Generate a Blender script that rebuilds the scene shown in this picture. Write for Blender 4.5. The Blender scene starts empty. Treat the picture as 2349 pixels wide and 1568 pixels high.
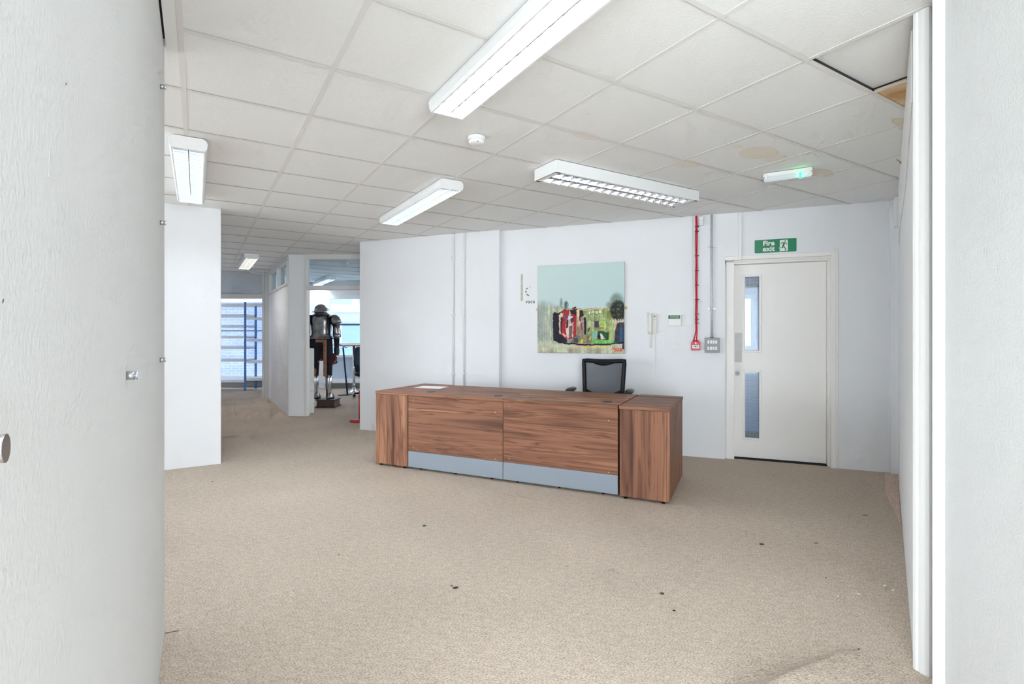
import bpy, math, random
import numpy as np
from mathutils import Vector, Matrix
random.seed(7)
sc = bpy.context.scene
COL = sc.collection
PI = math.pi
# ------------------------------------------------------------------ camera
FPX, HZ, CX = 1174.4, 764.4, 1174.5          # focal length, horizon row and centre column, in 2349x1568 pixels
CAMH, HC = 1.29, 1.226                       # camera height, ceiling above the camera
H = CAMH + HC
cam = bpy.data.objects.new('camera', bpy.data.cameras.new('camera'))
COL.objects.link(cam); sc.camera = cam
cam.location = (0, 0, CAMH); cam.rotation_euler = (PI/2, 0, 0)
cam.data.sensor_width = 36; cam.data.lens = FPX/2349*36
cam.data.shift_y = -(784-HZ)/2349
cam.data.clip_start = .02
# ------------------------------------------------------------------ light and exposure
sc.view_settings.view_transform = 'Standard'; sc.view_settings.look = 'None'
sc.view_settings.gamma = 1; sc.view_settings.use_curve_mapping = False
sc.view_settings.exposure = 1.0
w = bpy.data.worlds.new('sky'); sc.world = w; w.use_nodes = True
bg = w.node_tree.nodes['Background']
bg.inputs[0].default_value = (.88, .94, 1, 1); bg.inputs[1].default_value = 1.8
def daylight(name, loc, rot, sx, sy, watts):
    # unseen area light standing in for daylight through a window wall
    l = bpy.data.lights.new(name, 'AREA'); l.shape = 'RECTANGLE'; l.size = sx; l.size_y = sy; l.energy = watts; l.color = (.82, .925, 1)
    o = bpy.data.objects.new(name, l); COL.objects.link(o); o.location = loc; o.rotation_euler = rot; return o
daylight('daylight_left', (-5.62, 2.0, 1.35), (PI/2, 0, -PI/2), 5.0, 2.2, 52)
daylight('fill_behind', (.3, -2.95, 1.35), (PI/2, 0, 0), 5.6, 2.2, 380)  # fill added behind the camera to brighten ceiling and walls
TUBE = 31.0                                   # brightness of the lit fluorescent tubes
sc.cycles.max_bounces = 6; sc.cycles.diffuse_bounces = 5; sc.cycles.glossy_bounces = 3; sc.cycles.transparent_max_bounces = 12
sc.cycles.caustics_reflective = False; sc.cycles.caustics_refractive = False
sc.cycles.use_adaptive_sampling = True; sc.cycles.adaptive_threshold = .1; sc.cycles.adaptive_min_samples = 12
sc.cycles.sample_clamp_indirect = 6

# ------------------------------------------------------------------ materials
def lin(c):
    return tuple((x/255/12.92 if x/255 <= .04045 else ((x/255+.055)/1.055)**2.4) for x in c)
M = {}
def mat(name, rgb, rough=.6, metal=0, bump=0, bscale=200, var=0, vscale=3, spec=.5, emit=0, ecol=None):
    m = bpy.data.materials.new(name); m.use_nodes = True; nt = m.node_tree; n = nt.nodes; L = nt.links
    b = n['Principled BSDF']; c = lin(rgb)
    b.inputs['Base Color'].default_value = (*c, 1); b.inputs['Roughness'].default_value = rough
    b.inputs['Metallic'].default_value = metal; b.inputs['Specular IOR Level'].default_value = spec
    if emit:
        b.inputs['Emission Color'].default_value = (*(lin(ecol) if ecol else c), 1); b.inputs['Emission Strength'].default_value = emit
    if bump or var:
        tc = n.new('ShaderNodeTexCoord')
    if var:
        no = n.new('ShaderNodeTexNoise'); no.inputs['Scale'].default_value = vscale; no.inputs['Detail'].default_value = 4
        L.new(tc.outputs['Object'], no.inputs['Vector'])
        mr = n.new('ShaderNodeMapRange'); mr.inputs[1].default_value = .3; mr.inputs[2].default_value = .7
        mr.inputs[3].default_value = 1-var; mr.inputs[4].default_value = 1+var*.3
        L.new(no.outputs[0], mr.inputs[0])
        mx = n.new('ShaderNodeVectorMath'); mx.operation = 'SCALE'; mx.inputs[0].default_value = c
        L.new(mr.outputs[0], mx.inputs['Scale']); L.new(mx.outputs[0], b.inputs['Base Color'])
    if bump:
        nb = n.new('ShaderNodeTexNoise'); nb.inputs['Scale'].default_value = bscale; nb.inputs['Detail'].default_value = 3
        L.new(tc.outputs['Object'], nb.inputs['Vector'])
        bp = n.new('ShaderNodeBump'); bp.inputs['Strength'].default_value = bump; bp.inputs['Distance'].default_value = .004
        L.new(nb.outputs[0], bp.inputs['Height']); L.new(bp.outputs[0], b.inputs['Normal'])
    M[name] = m; return m
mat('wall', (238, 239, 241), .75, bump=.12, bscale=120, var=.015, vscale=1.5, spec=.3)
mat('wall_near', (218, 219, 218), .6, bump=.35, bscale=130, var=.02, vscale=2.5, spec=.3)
mat('gloss_white', (240, 240, 238), .45, var=.01, vscale=2)
mat('door_paint', (246, 243, 239), .5, var=.015, vscale=4)
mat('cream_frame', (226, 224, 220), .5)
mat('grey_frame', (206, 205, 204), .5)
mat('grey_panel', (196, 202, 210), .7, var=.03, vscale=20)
mat('lamp_white', (236, 236, 235), .35)
mat('white_plastic', (238, 238, 236), .4)
mat('phone_plastic', (232, 229, 222), .4)
mat('white_metal', (242, 242, 242), .35)
mat('alu', (215, 215, 218), .12, metal=1)
mat('alu_dull', (190, 192, 195), .35, metal=1)
mat('silver_strip', (150, 160, 170), .42, metal=.35)
mat('chrome', (225, 225, 228), .08, metal=1)
mat('galv', (208, 211, 216), .4, metal=.25, var=.2, vscale=60)
mat('push_plate', (190, 189, 187), .45, metal=.1, var=.08, vscale=40)
mat('brass', (190, 160, 105), .3, metal=.9)
mat('black_plastic', (17, 17, 21), .5, spec=.3)
mat('black_tie', (25, 25, 28), .5)
mat('dark_rubber', (40, 40, 44), .5)
mat('arm_pad', (44, 44, 50), .35)
mat('red_plastic', (205, 22, 38), .35)
mat('red_cable', (205, 25, 52), .45)
mat('red_metal', (190, 20, 35), .35)
mat('box_grey', (150, 150, 153), .45)
mat('sign_green', (0, 128, 84), .35)
mat('sign_white', (240, 240, 236), .4)
mat('lcd_green', (92, 150, 105), .3)
mat('lcd_dark', (40, 52, 45), .3)
mat('green_led', (60, 255, 170), .3, emit=5, ecol=(20, 255, 130))
mat('clear_plastic', (214, 220, 222), .15)
mat('paper', (246, 247, 250), .6)
mat('letter_dark', (86, 86, 96), .6)
mat('mark_tan', (206, 197, 184), .8, var=.15, vscale=30)
mat('mark_dark', (105, 100, 92), .8, var=.2, vscale=30)
mat('rack_blue', (30, 98, 158), .45)
mat('shelf_grey', (224, 226, 228), .5, var=.08, vscale=8)
mat('steel', (150, 148, 150), .28, metal=1, var=.45, vscale=14, bump=.25, bscale=30)
mat('steel_bright', (205, 206, 212), .15, metal=1, var=.15, vscale=10)
mat('black_cloth', (24, 23, 32), .9)
mat('maroon_cloth', (58, 22, 38), .8, var=.3, vscale=12)
mat('leather', (150, 96, 60), .6, var=.2, vscale=20)
mat('pine', (150, 104, 74), .6, var=.25, vscale=15)
mat('plinth_wood', (66, 44, 40), .4, var=.3, vscale=9)
mat('navy_metal', (34, 52, 76), .4)
mat('tabletop', (150, 112, 84), .5)
mat('plenum_shade', (60, 58, 56), .9)  # dark tone standing in for shade above the tiles and on tee webs
mat('pvc_frame', (236, 238, 242), .35)
mat('ext_white', (240, 242, 246), .8)
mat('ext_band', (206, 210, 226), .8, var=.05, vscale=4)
mat('ext_glass', (170, 196, 220), .3)
mat('dark_void', (30, 34, 40), .8)
mat('gap_shade', (24, 26, 30), .9)  # near-black colour standing in for the shade inside gaps
mat('grommet', (36, 33, 31), .45)
mat('grommet_brown', (134, 104, 72), .45)
mat('crumb_white', (226, 222, 206), .8)
mat('crumb_dark', (62, 48, 42), .8)
mat('fluff', (74, 76, 84), .9)
mat('scuff', (196, 196, 194), .8)
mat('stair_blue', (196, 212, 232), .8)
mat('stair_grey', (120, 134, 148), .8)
mat('tube_lit', (255, 255, 255), .4, emit=TUBE, ecol=(230, 243, 255))
mat('tube_dim', (255, 255, 255), .4, emit=18, ecol=(250, 246, 240))
mat('tube_off', (240, 240, 240), .3)

def glass(name, rgb=(235, 243, 248), alpha=.9):
    m = bpy.data.materials.new(name); m.use_nodes = True; nt = m.node_tree; n = nt.nodes; L = nt.links
    n.remove(n['Principled BSDF'])
    t = n.new('ShaderNodeBsdfTransparent'); t.inputs[0].default_value = (*lin(rgb), 1)
    g = n.new('ShaderNodeBsdfGlossy'); g.inputs['Roughness'].default_value = .03
    mx = n.new('ShaderNodeMixShader'); mx.inputs[0].default_value = 1-alpha
    L.new(t.outputs[0], mx.inputs[1]); L.new(g.outputs[0], mx.inputs[2])
    L.new(mx.outputs[0], n['Material Output'].inputs[0]); M[name] = m
glass('glass', alpha=.97); glass('glass_tint', (205, 222, 236), .985)
glass('mesh_fabric', (120, 122, 130), .97)
def mesh_fabric():
    m = M['mesh_fabric']; nt = m.node_tree; n = nt.nodes; L = nt.links
    t = n['Transparent BSDF']; d = n.new('ShaderNodeBsdfDiffuse'); d.inputs[0].default_value = (*lin((78, 80, 92)), 1)
    t.inputs[0].default_value = (1, 1, 1, 1)
    mx = n['Mix Shader']; mx.inputs[0].default_value = .72
    L.new(d.outputs[0], mx.inputs[2])
mesh_fabric()

def carpet(name, light, dark, red):
    m = bpy.data.materials.new(name); m.use_nodes = True; nt = m.node_tree; n = nt.nodes; L = nt.links
    b = n['Principled BSDF']; b.inputs['Roughness'].default_value = .95; b.inputs['Specular IOR Level'].default_value = .1
    tc = n.new('ShaderNodeTexCoord')
    mp = n.new('ShaderNodeMapping'); mp.inputs['Rotation'].default_value = (0, 0, .45); mp.inputs['Scale'].default_value = (1, 2.1, 1)
    L.new(tc.outputs['Object'], mp.inputs[0])
    a = n.new('ShaderNodeTexNoise'); a.inputs['Scale'].default_value = 115; a.inputs['Detail'].default_value = 3; a.inputs['Roughness'].default_value = .7
    L.new(mp.outputs[0], a.inputs['Vector'])
    r = n.new('ShaderNodeValToRGB'); e = r.color_ramp.elements
    e[0].position = .36; e[0].color = (*lin(dark), 1); e[1].position = .62; e[1].color = (*lin(light), 1)
    k = r.color_ramp.elements.new(.47); k.color = (*lin(red), 1)
    L.new(a.outputs[0], r.inputs[0])
    big = n.new('ShaderNodeTexNoise'); big.inputs['Scale'].default_value = .9; big.inputs['Detail'].default_value = 5
    L.new(tc.outputs['Object'], big.inputs['Vector'])
    mr = n.new('ShaderNodeMapRange'); mr.inputs[1].default_value = .3; mr.inputs[2].default_value = .7; mr.inputs[3].default_value = .9; mr.inputs[4].default_value = 1.06
    L.new(big.outputs[0], mr.inputs[0])
    md = n.new('ShaderNodeTexNoise'); md.inputs['Scale'].default_value = 22; md.inputs['Detail'].default_value = 3
    L.new(mp.outputs[0], md.inputs['Vector'])
    m2 = n.new('ShaderNodeMapRange'); m2.inputs[1].default_value = .3; m2.inputs[2].default_value = .7; m2.inputs[3].default_value = .88; m2.inputs[4].default_value = 1.08
    L.new(md.outputs[0], m2.inputs[0])
    mm = n.new('ShaderNodeMath'); mm.operation = 'MULTIPLY'; L.new(mr.outputs[0], mm.inputs[0]); L.new(m2.outputs[0], mm.inputs[1])
    v = n.new('ShaderNodeVectorMath'); v.operation = 'SCALE'; L.new(r.outputs[0], v.inputs[0]); L.new(mm.outputs[0], v.inputs['Scale'])
    L.new(v.outputs[0], b.inputs['Base Color'])
    bp = n.new('ShaderNodeBump'); bp.inputs['Strength'].default_value = .5; bp.inputs['Distance'].default_value = .004
    L.new(a.outputs[0], bp.inputs['Height']); L.new(bp.outputs[0], b.inputs['Normal'])
    M[name] = m
carpet('carpet', (222, 208, 192), (150, 134, 118), (194, 177, 160))
carpet('carpet_pink', (238, 214, 198), (184, 156, 142), (216, 188, 172))

def wood(name, axis):
    m = bpy.data.materials.new(name); m.use_nodes = True; nt = m.node_tree; n = nt.nodes; L = nt.links
    b = n['Principled BSDF']; b.inputs['Roughness'].default_value = .5; b.inputs['Specular IOR Level'].default_value = .25
    tc = n.new('ShaderNodeTexCoord'); oi = n.new('ShaderNodeObjectInfo')
    off = n.new('ShaderNodeVectorMath'); off.operation = 'MULTIPLY_ADD'
    cmb = n.new('ShaderNodeCombineXYZ')
    for i in range(3): L.new(oi.outputs['Random'], cmb.inputs[i])
    L.new(cmb.outputs[0], off.inputs[0]); off.inputs[1].default_value = (37, 53, 71); L.new(tc.outputs['Object'], off.inputs[2])
    s = [7.5, 7.5, 7.5]; s[axis] = .5
    mp = n.new('ShaderNodeMapping'); mp.inputs['Scale'].default_value = s; L.new(off.outputs[0], mp.inputs[0])
    a = n.new('ShaderNodeTexNoise'); a.inputs['Scale'].default_value = 1.0; a.inputs['Detail'].default_value = 3; a.inputs['Distortion'].default_value = .9
    L.new(mp.outputs[0], a.inputs['Vector'])
    r = n.new('ShaderNodeValToRGB'); e = r.color_ramp.elements
    e[0].position = .27; e[0].color = (*lin((84, 57, 47)), 1); e[1].position = .75; e[1].color = (*lin((190, 143, 112)), 1)
    for p, c in ((.40, (132, 91, 71)), (.50, (150, 105, 81)), (.55, (124, 84, 66)), (.62, (164, 116, 89))):
        k = r.color_ramp.elements.new(p); k.color = (*lin(c), 1)
    L.new(a.outputs[0], r.inputs[0])
    # fine dark vein lines
    mp2 = n.new('ShaderNodeMapping'); s2 = [22.0]*3; s2[axis] = .65; mp2.inputs['Scale'].default_value = s2; L.new(off.outputs[0], mp2.inputs[0])
    c2 = n.new('ShaderNodeTexNoise'); c2.inputs['Scale'].default_value = 1; c2.inputs['Detail'].default_value = 6; c2.inputs['Distortion'].default_value = .6
    L.new(mp2.outputs[0], c2.inputs['Vector'])
    r2 = n.new('ShaderNodeValToRGB'); e2 = r2.color_ramp.elements
    e2[0].position = .475; e2[0].color = (1, 1, 1, 1); e2[1].position = .525; e2[1].color = (1, 1, 1, 1)
    k = r2.color_ramp.elements.new(.5); k.color = (.42, .36, .33, 1)
    L.new(c2.outputs[0], r2.inputs[0])
    mx = n.new('ShaderNodeMix'); mx.data_type = 'RGBA'; mx.blend_type = 'MULTIPLY'; mx.inputs[0].default_value = .8
    L.new(r.outputs[0], mx.inputs[6]); L.new(r2.outputs[0], mx.inputs[7])
    L.new(mx.outputs[2], b.inputs['Base Color']); M[name] = m
wood('walnut_x', 0); wood('walnut_z', 2)
mat('walnut_edge', (112, 74, 55), .4, var=.1, vscale=5)

def brickwork():
    m = bpy.data.materials.new('ext_brick'); m.use_nodes = True; nt = m.node_tree; n = nt.nodes; L = nt.links
    b = n['Principled BSDF']; b.inputs['Roughness'].default_value = .9
    tc = n.new('ShaderNodeTexCoord'); mp = n.new('ShaderNodeMapping'); mp.inputs['Rotation'].default_value = (PI/2, 0, 0)
    L.new(tc.outputs['Object'], mp.inputs[0])
    br = n.new('ShaderNodeTexBrick'); br.inputs['Scale'].default_value = 1; br.inputs['Brick Width'].default_value = .225; br.inputs['Row Height'].default_value = .075
    br.inputs['Mortar Size'].default_value = .006
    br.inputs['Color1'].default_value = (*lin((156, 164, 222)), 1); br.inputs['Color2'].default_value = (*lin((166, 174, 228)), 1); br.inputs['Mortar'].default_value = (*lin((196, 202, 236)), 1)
    L.new(mp.outputs[0], br.inputs['Vector']); L.new(br.outputs[0], b.inputs['Base Color']); M['ext_brick'] = m
brickwork()

# ------------------------------------------------------------------ helpers
class MB:
    def __init__(s): s.v = []; s.f = []; s.sm = []
    def add(s, vs, fs, smooth=False):
        o = len(s.v); s.v += [tuple(p) for p in vs]
        for f in fs: s.f.append([i+o for i in f]); s.sm.append(smooth)
        return s
    def box(s, x0, x1, y0, y1, z0, z1):
        vs = [(x0,y0,z0),(x1,y0,z0),(x1,y1,z0),(x0,y1,z0),(x0,y0,z1),(x1,y0,z1),(x1,y1,z1),(x0,y1,z1)]
        return s.add(vs, [(0,3,2,1),(4,5,6,7),(0,1,5,4),(1,2,6,5),(2,3,7,6),(3,0,4,7)])
    def prism(s, poly, a, b, plane='xy'):
        """polygon extruded from a to b along the axis missing from 'plane'"""
        def P(p, t):
            return {'xy': (p[0], p[1], t), 'xz': (p[0], t, p[1]), 'yz': (t, p[0], p[1])}[plane]
        n = len(poly)
        vs = [P(p, a) for p in poly]+[P(p, b) for p in poly]
        fs = [list(range(n))[::-1], list(range(n, 2*n))]+[(i, (i+1) % n, n+(i+1) % n, n+i) for i in range(n)]
        return s.add(vs, fs)
    def tube(s, path, r, n=8, caps=True):
        path = [Vector(p) for p in path]; k = len(path); rs = r if isinstance(r, (list, tuple)) else [r]*k
        vs = []; ref = None
        for i, p in enumerate(path):
            d = (path[min(i+1, k-1)]-path[max(i-1, 0)]).normalized()
            if ref is None: ref = Vector((0, 0, 1)) if abs(d.z) < .9 else Vector((1, 0, 0))
            a = (ref-d*ref.dot(d)).normalized(); ref = a; b = d.cross(a)
            for j in range(n):
                t = 2*PI*j/n; vs.append(p+(a*math.cos(t)+b*math.sin(t))*rs[i])
        fs = [(i*n+j, i*n+(j+1) % n, (i+1)*n+(j+1) % n, (i+1)*n+j) for i in range(k-1) for j in range(n)]
        s.add(vs, fs, True)
        if caps:
            o = len(s.v)-len(vs)
            s.f.append([o+j for j in range(n)][::-1]); s.sm.append(False)
            s.f.append([o+(k-1)*n+j for j in range(n)]); s.sm.append(False)
        return s
    def loft(s, rings, n=20, caps=True, power=2.0, arc=None):
        """rings of (cx,cy,z,rx,ry) stacked into one skin"""
        vs = []
        for cx, cy, z, rx, ry in rings:
            for j in range(n):
                t = 2*PI*j/n; c, q = math.cos(t), math.sin(t)
                vs.append((cx+rx*math.copysign(abs(c)**(2/power), c), cy+ry*math.copysign(abs(q)**(2/power), q), z))
        k = len(rings)
        fs = [(i*n+j, i*n+(j+1) % n, (i+1)*n+(j+1) % n, (i+1)*n+j) for i in range(k-1) for j in range(n)]
        s.add(vs, fs, True)
        if caps:
            o = len(s.v)-len(vs)
            s.f.append([o+j for j in range(n)][::-1]); s.sm.append(False)
            s.f.append([o+(k-1)*n+j for j in range(n)]); s.sm.append(False)
        return s
    def xf(s, mtx, start=0):
        for i in range(start, len(s.v)): s.v[i] = tuple(mtx @ Vector(s.v[i]))
        return s
    def mesh(s, name):
        me = bpy.data.meshes.new(name); me.from_pydata(s.v, [], s.f); me.update()
        me.polygons.foreach_set('use_smooth', s.sm); return me
    def build(s, name, m, parent=None, bevel=0, seg=1, loc=None, rz=0):
        o = bpy.data.objects.new(name, s.mesh(name)); COL.objects.link(o)
        import bmesh
        bm = bmesh.new(); bm.from_mesh(o.data); bmesh.ops.recalc_face_normals(bm, faces=bm.faces)
        if bevel:
            es = [e for e in bm.edges if len(e.link_faces) == 2 and e.calc_face_angle(0) > .6]
            bmesh.ops.bevel(bm, geom=es, offset=bevel, segments=seg, affect='EDGES', clamp_overlap=True)
        bm.to_mesh(o.data); bm.free()
        o.data.materials.append(M[m] if isinstance(m, str) else m)
        if parent: o.parent = parent
        if loc: o.location = loc
        o.rotation_euler.z = rz
        return o
def box(*a): return MB().box(*a)
def tag(o, label=None, cat=None, group=None, kind=None):
    if label: o['label'] = label
    if cat: o['category'] = cat
    if group: o['group'] = group
    if kind: o['kind'] = kind
    return o
def thing(name, label, cat, loc=(0, 0, 0), rz=0, group=None, kind=None):
    o = bpy.data.objects.new(name, None); COL.objects.link(o); o.empty_display_size = .05
    o.location = loc; o.rotation_euler = (0, 0, rz); return tag(o, label, cat, group, kind)
def inst(src, parent, loc=None, rz=None):
    o = bpy.data.objects.new(src.name.split('.')[0], src.data); COL.objects.link(o); o.parent = parent
    if loc is not None: o.location = loc
    if rz is not None: o.rotation_euler.z = rz
    return o
def text_mesh(txt, size, depth, bold=0, spacing=1.0):
    cu = bpy.data.curves.new('t', 'FONT'); cu.body = txt; cu.size = size; cu.extrude = depth; cu.offset = bold; cu.space_character = spacing
    cu.resolution_u = 4
    o = bpy.data.objects.new('t', cu); COL.objects.link(o)
    dg = bpy.context.evaluated_depsgraph_get(); me = bpy.data.meshes.new_from_object(o.evaluated_get(dg))
    bpy.data.objects.remove(o); bpy.data.curves.remove(cu); return me
def text(name, txt, size, m, parent, loc, bold=0, spacing=1.0):
    """lettering standing upright in the local xz plane, facing -y"""
    me = text_mesh(txt, size, .0006, bold, spacing); me.materials.append(M[m])
    o = bpy.data.objects.new(name, me); COL.objects.link(o); o.parent = parent
    o.location = loc; o.rotation_euler = (PI/2, 0, 0); return o
class Frame:
    """vertical plane: x along it to the viewer's right, y away from the viewer"""
    def __init__(s, ox, oy, ang):
        s.o = Vector((ox, oy)); s.a = ang; s.ex = Vector((math.cos(ang), math.sin(ang))); s.ey = Vector((-math.sin(ang), math.cos(ang)))
    def at(s, px, py=None, off=0):
        r = (px-CX)/FPX; o = s.o+s.ey*off
        # o + u*ex = Z*(r,1)
        u = (r*o.y-o.x)/(s.ex.x-r*s.ex.y); Z = o.y+u*s.ex.y
        return (u, CAMH+(HZ-py)/FPX*Z) if py is not None else u
    def w(s, u, v=0): p = s.o+s.ex*u+s.ey*v; return (p.x, p.y)
    def loc(s, u, v=0, z=0): return (*s.w(u, v), z)
def on_floor(px, py, z=0):
    Z = FPX*(CAMH-z)/(py-HZ); return ((px-CX)/FPX*Z, Z)
def on_ceil(px, py, drop=0):
    Z = FPX*(HC-drop)/(HZ-py); return ((px-CX)/FPX*Z, Z)
def seg_wall(name, p, q, z0, z1, thick, m, label, cat='wall', kind='structure', parent=None, bevel=0):
    """wall whose visible face runs p -> q (viewer's left to right); thickness goes away from the viewer"""
    p = Vector(p); q = Vector(q); L = (q-p).length; a = math.atan2(q.y-p.y, q.x-p.x)
    o = box(0, L, 0, thick, z0, z1).build(name, m, parent, bevel=bevel, loc=(p.x, p.y, 0), rz=a)
    if not parent: tag(o, label, cat, kind=kind)
    return o

GA = .5514                                    # ceiling grid angle
B = Vector((math.cos(GA), math.sin(GA))); A = Vector((-math.sin(GA), math.cos(GA)))
GRID = Frame(0, 0, GA)

# ------------------------------------------------------------------ floor
fl = MB()
fl.box(-11, 8, -4, 13.2, -.05, 0)
floor = tag(fl.build('floor', 'carpet'), 'beige brown loop pile carpet covering the office floor', 'floor', kind='structure')
# ------------------------------------------------------------------ suspended ceiling
ceil = tag(box(-11, 8, -4, 13.2, H+.35, H+.45).build('ceiling', 'plenum_shade'), 'white suspended grid ceiling of square mineral tiles', 'ceiling', kind='structure')  # unseen dark slab added over the tiles to block sky light
def tile_material():
    m = bpy.data.materials.new('ceiling_tile'); m.use_nodes = True; nt = m.node_tree; n = nt.nodes; L = nt.links
    b = n['Principled BSDF']; b.inputs['Roughness'].default_value = .9; b.inputs['Specular IOR Level'].default_value = .15
    geo = n.new('ShaderNodeNewGeometry'); col = None
    base = n.new('ShaderNodeTexNoise'); base.inputs['Scale'].default_value = 90; base.inputs['Detail'].default_value = 2
    L.new(geo.outputs['Position'], base.inputs['Vector'])
    r = n.new('ShaderNodeValToRGB'); r.color_ramp.elements[0].color = (*lin((236, 236, 234)), 1); r.color_ramp.elements[1].color = (*lin((244, 244, 242)), 1)
    L.new(base.outputs[0], r.inputs[0]); cur = r.outputs[0]
    wob = n.new('ShaderNodeTexNoise'); wob.inputs['Scale'].default_value = 9; wob.inputs['Detail'].default_value = 3
    L.new(geo.outputs['Position'], wob.inputs['Vector'])
    wsc = n.new('ShaderNodeVectorMath'); wsc.operation = 'SCALE'; wsc.inputs['Scale'].default_value = .06
    L.new(wob.outputs['Color'], wsc.inputs[0])
    pos = n.new('ShaderNodeVectorMath'); pos.operation = 'ADD'; L.new(geo.outputs['Position'], pos.inputs[0]); L.new(wsc.outputs[0], pos.inputs[1])
    # water stains: centre pixel, radii in metres, colour
    for px, py, rx, ry, c in ((1740, 352, .155, .115, (236, 216, 182)), (1783, 366, .1, .07, (238, 220, 188)), (1690, 337, .05, .035, (238, 222, 194)),
                              (1347, 313, .1, .055, (240, 220, 210)), (1576, 378, .12, .075, (238, 220, 188)), (1880, 398, .16, .07, (234, 206, 166)), (2085, 290, .2, .05, (222, 196, 150))):
        X, Y = on_ceil(px, py)
        mp = n.new('ShaderNodeMapping'); mp.vector_type = 'TEXTURE'
        mp.inputs['Location'].default_value = (X+.03, Y+.03, H); mp.inputs['Rotation'].default_value = (0, 0, GA); mp.inputs['Scale'].default_value = (rx, ry, 1)
        L.new(pos.outputs[0], mp.inputs[0])
        ln = n.new('ShaderNodeVectorMath'); ln.operation = 'LENGTH'; L.new(mp.outputs[0], ln.inputs[0])
        rr = n.new('ShaderNodeValToRGB'); rr.color_ramp.interpolation = 'LINEAR'
        e = rr.color_ramp.elements; e[0].position = 0; e[0].color = (.38,)*3+(1,); e[1].position = 1; e[1].color = (0, 0, 0, 1)
        for p, v in ((.84, .42), (.93, .72), (.98, .0)):
            k = rr.color_ramp.elements.new(p); k.color = (v, v, v, 1)
        L.new(ln.outputs['Value'], rr.inputs[0])
        mx = n.new('ShaderNodeMix'); mx.data_type = 'RGBA'; L.new(rr.outputs[0], mx.inputs[0]); L.new(cur, mx.inputs[6]); mx.inputs[7].default_value = (*lin(c), 1)
        cur = mx.outputs[2]
    L.new(cur, b.inputs['Base Color'])
    bp = n.new('ShaderNodeBump'); bp.inputs['Strength'].default_value = .25; bp.inputs['Distance'].default_value = .003
    L.new(base.outputs[0], bp.inputs['Height']); L.new(bp.outputs[0], b.inputs['Normal']); M['tile'] = m
tile_material()
def brown_tile():
    m = bpy.data.materials.new('stained_tile'); m.use_nodes = True; nt = m.node_tree; n = nt.nodes; L = nt.links
    b = n['Principled BSDF']; b.inputs['Roughness'].default_value = .9
    g = n.new('ShaderNodeTexCoord'); a = n.new('ShaderNodeTexNoise'); a.inputs['Scale'].default_value = 4; a.inputs['Detail'].default_value = 8; a.inputs['Distortion'].default_value = 1.2
    L.new(g.outputs['Object'], a.inputs['Vector'])
    r = n.new('ShaderNodeValToRGB'); e = r.color_ramp.elements; e[0].position = .3; e[0].color = (*lin((186, 134, 76)), 1); e[1].position = .68; e[1].color = (*lin((240, 222, 194)), 1)
    k = r.color_ramp.elements.new(.48); k.color = (*lin((222, 186, 138)), 1)
    L.new(a.outputs[0], r.inputs[0]); L.new(r.outputs[0], b.inputs['Base Color']); M['tile_brown'] = m
brown_tile()
mat('tee', (230, 228, 225), .9, spec=.1)
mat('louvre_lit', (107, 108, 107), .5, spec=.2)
U0, V0, T = -.0593, 2.4633, .6
WALL = Frame(-.117, 6.15, math.radians(-21.2))
def hidden(x, y, m=.75):
    u = (Vector((x, y))-WALL.o).dot(WALL.ex); v = (Vector((x, y))-WALL.o).dot(WALL.ey)
    if v > m and x > -1.2: return True
    # beyond the wall on the viewer's right
    d = (x-3.5)*.81-(y-4.65)*.587
    if d > m: return True
    # beyond the near wall on the viewer's left
    if x*B.x+y*B.y < -1.9 and y < 3.5: return True
    return False
tile_src = cross_src = None
for i in range(-4, 10):
    js = []
    for j in range(-5, 17):
        c = B*(U0+T*(i+.5))+A*(V0+T*(j+.5))
        if c.y > 12.9 or c.y < -1.0 or hidden(c.x, c.y): continue
        lx, ly = U0+T*(i+.5), V0+T*(j+.5)
        special = (i, j) in ((4, -3), (5, -3))
        z = H+.0040 + (.018 if (i, j) == (4, -3) else 0)
        if tile_src is None:
            tile_src = box(-.295, .295, -.295, .295, 0, .014).build('ceiling_tile', 'tile', ceil); o = tile_src
        else:
            o = inst(tile_src, ceil)
        o.location = (*(c), z); o.rotation_euler.z = GA
        if (i, j) == (5, -3):
            o.data = o.data.copy(); o.data.materials.clear(); o.data.materials.append(M['tile_brown']); tag(o, 'brown water stained ceiling tile')
        if (i, j) == (4, -3): tag(o, 'ceiling tile pushed up out of its grid')
        js.append(j)
        # cross tee along B at the far side of the cell
        e = B*(U0+T*(i+.5))+A*(V0+T*(j+1))
        if cross_src is None:
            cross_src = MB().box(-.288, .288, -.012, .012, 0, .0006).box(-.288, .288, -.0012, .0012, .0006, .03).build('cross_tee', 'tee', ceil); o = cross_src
            o.data.materials.append(M['plenum_shade'])  # web coloured dark to paint the shadow line beside the flange
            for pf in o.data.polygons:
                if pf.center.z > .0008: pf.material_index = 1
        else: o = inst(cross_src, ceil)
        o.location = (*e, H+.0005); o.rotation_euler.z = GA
    if js:
        y0, y1 = V0+T*min(js), V0+T*(max(js)+1)
        c = B*(U0+T*i)
        rr = MB().box(-.012, .012, y0, y1, .0028, .0044).build('runner', 'tee', ceil)
        rr.location = (*c, H-.0005); rr.rotation_euler.z = GA
# ------------------------------------------------------------------ walls
WT = H+.004
# wall carrying the painting, with the door opening
dl, dr = WALL.at(1663), WALL.at(1914)
dtop = WALL.at(1663, 591)[1]
wend = WALL.at(2041)
wb = thing('wall_back', 'white painted wall carrying the canvas painting and fire door', 'wall', WALL.loc(0, 0), WALL.a, kind='structure')
box(-.3, dl, 0, .14, 0, WT).build('wall_section', 'wall', wb)
box(dl, dr, 0, .14, dtop, WT).build('wall_section', 'wall', wb)
box(dr, wend+.35, 0, .14, 0, WT).build('wall_section', 'wall', wb)
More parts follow.
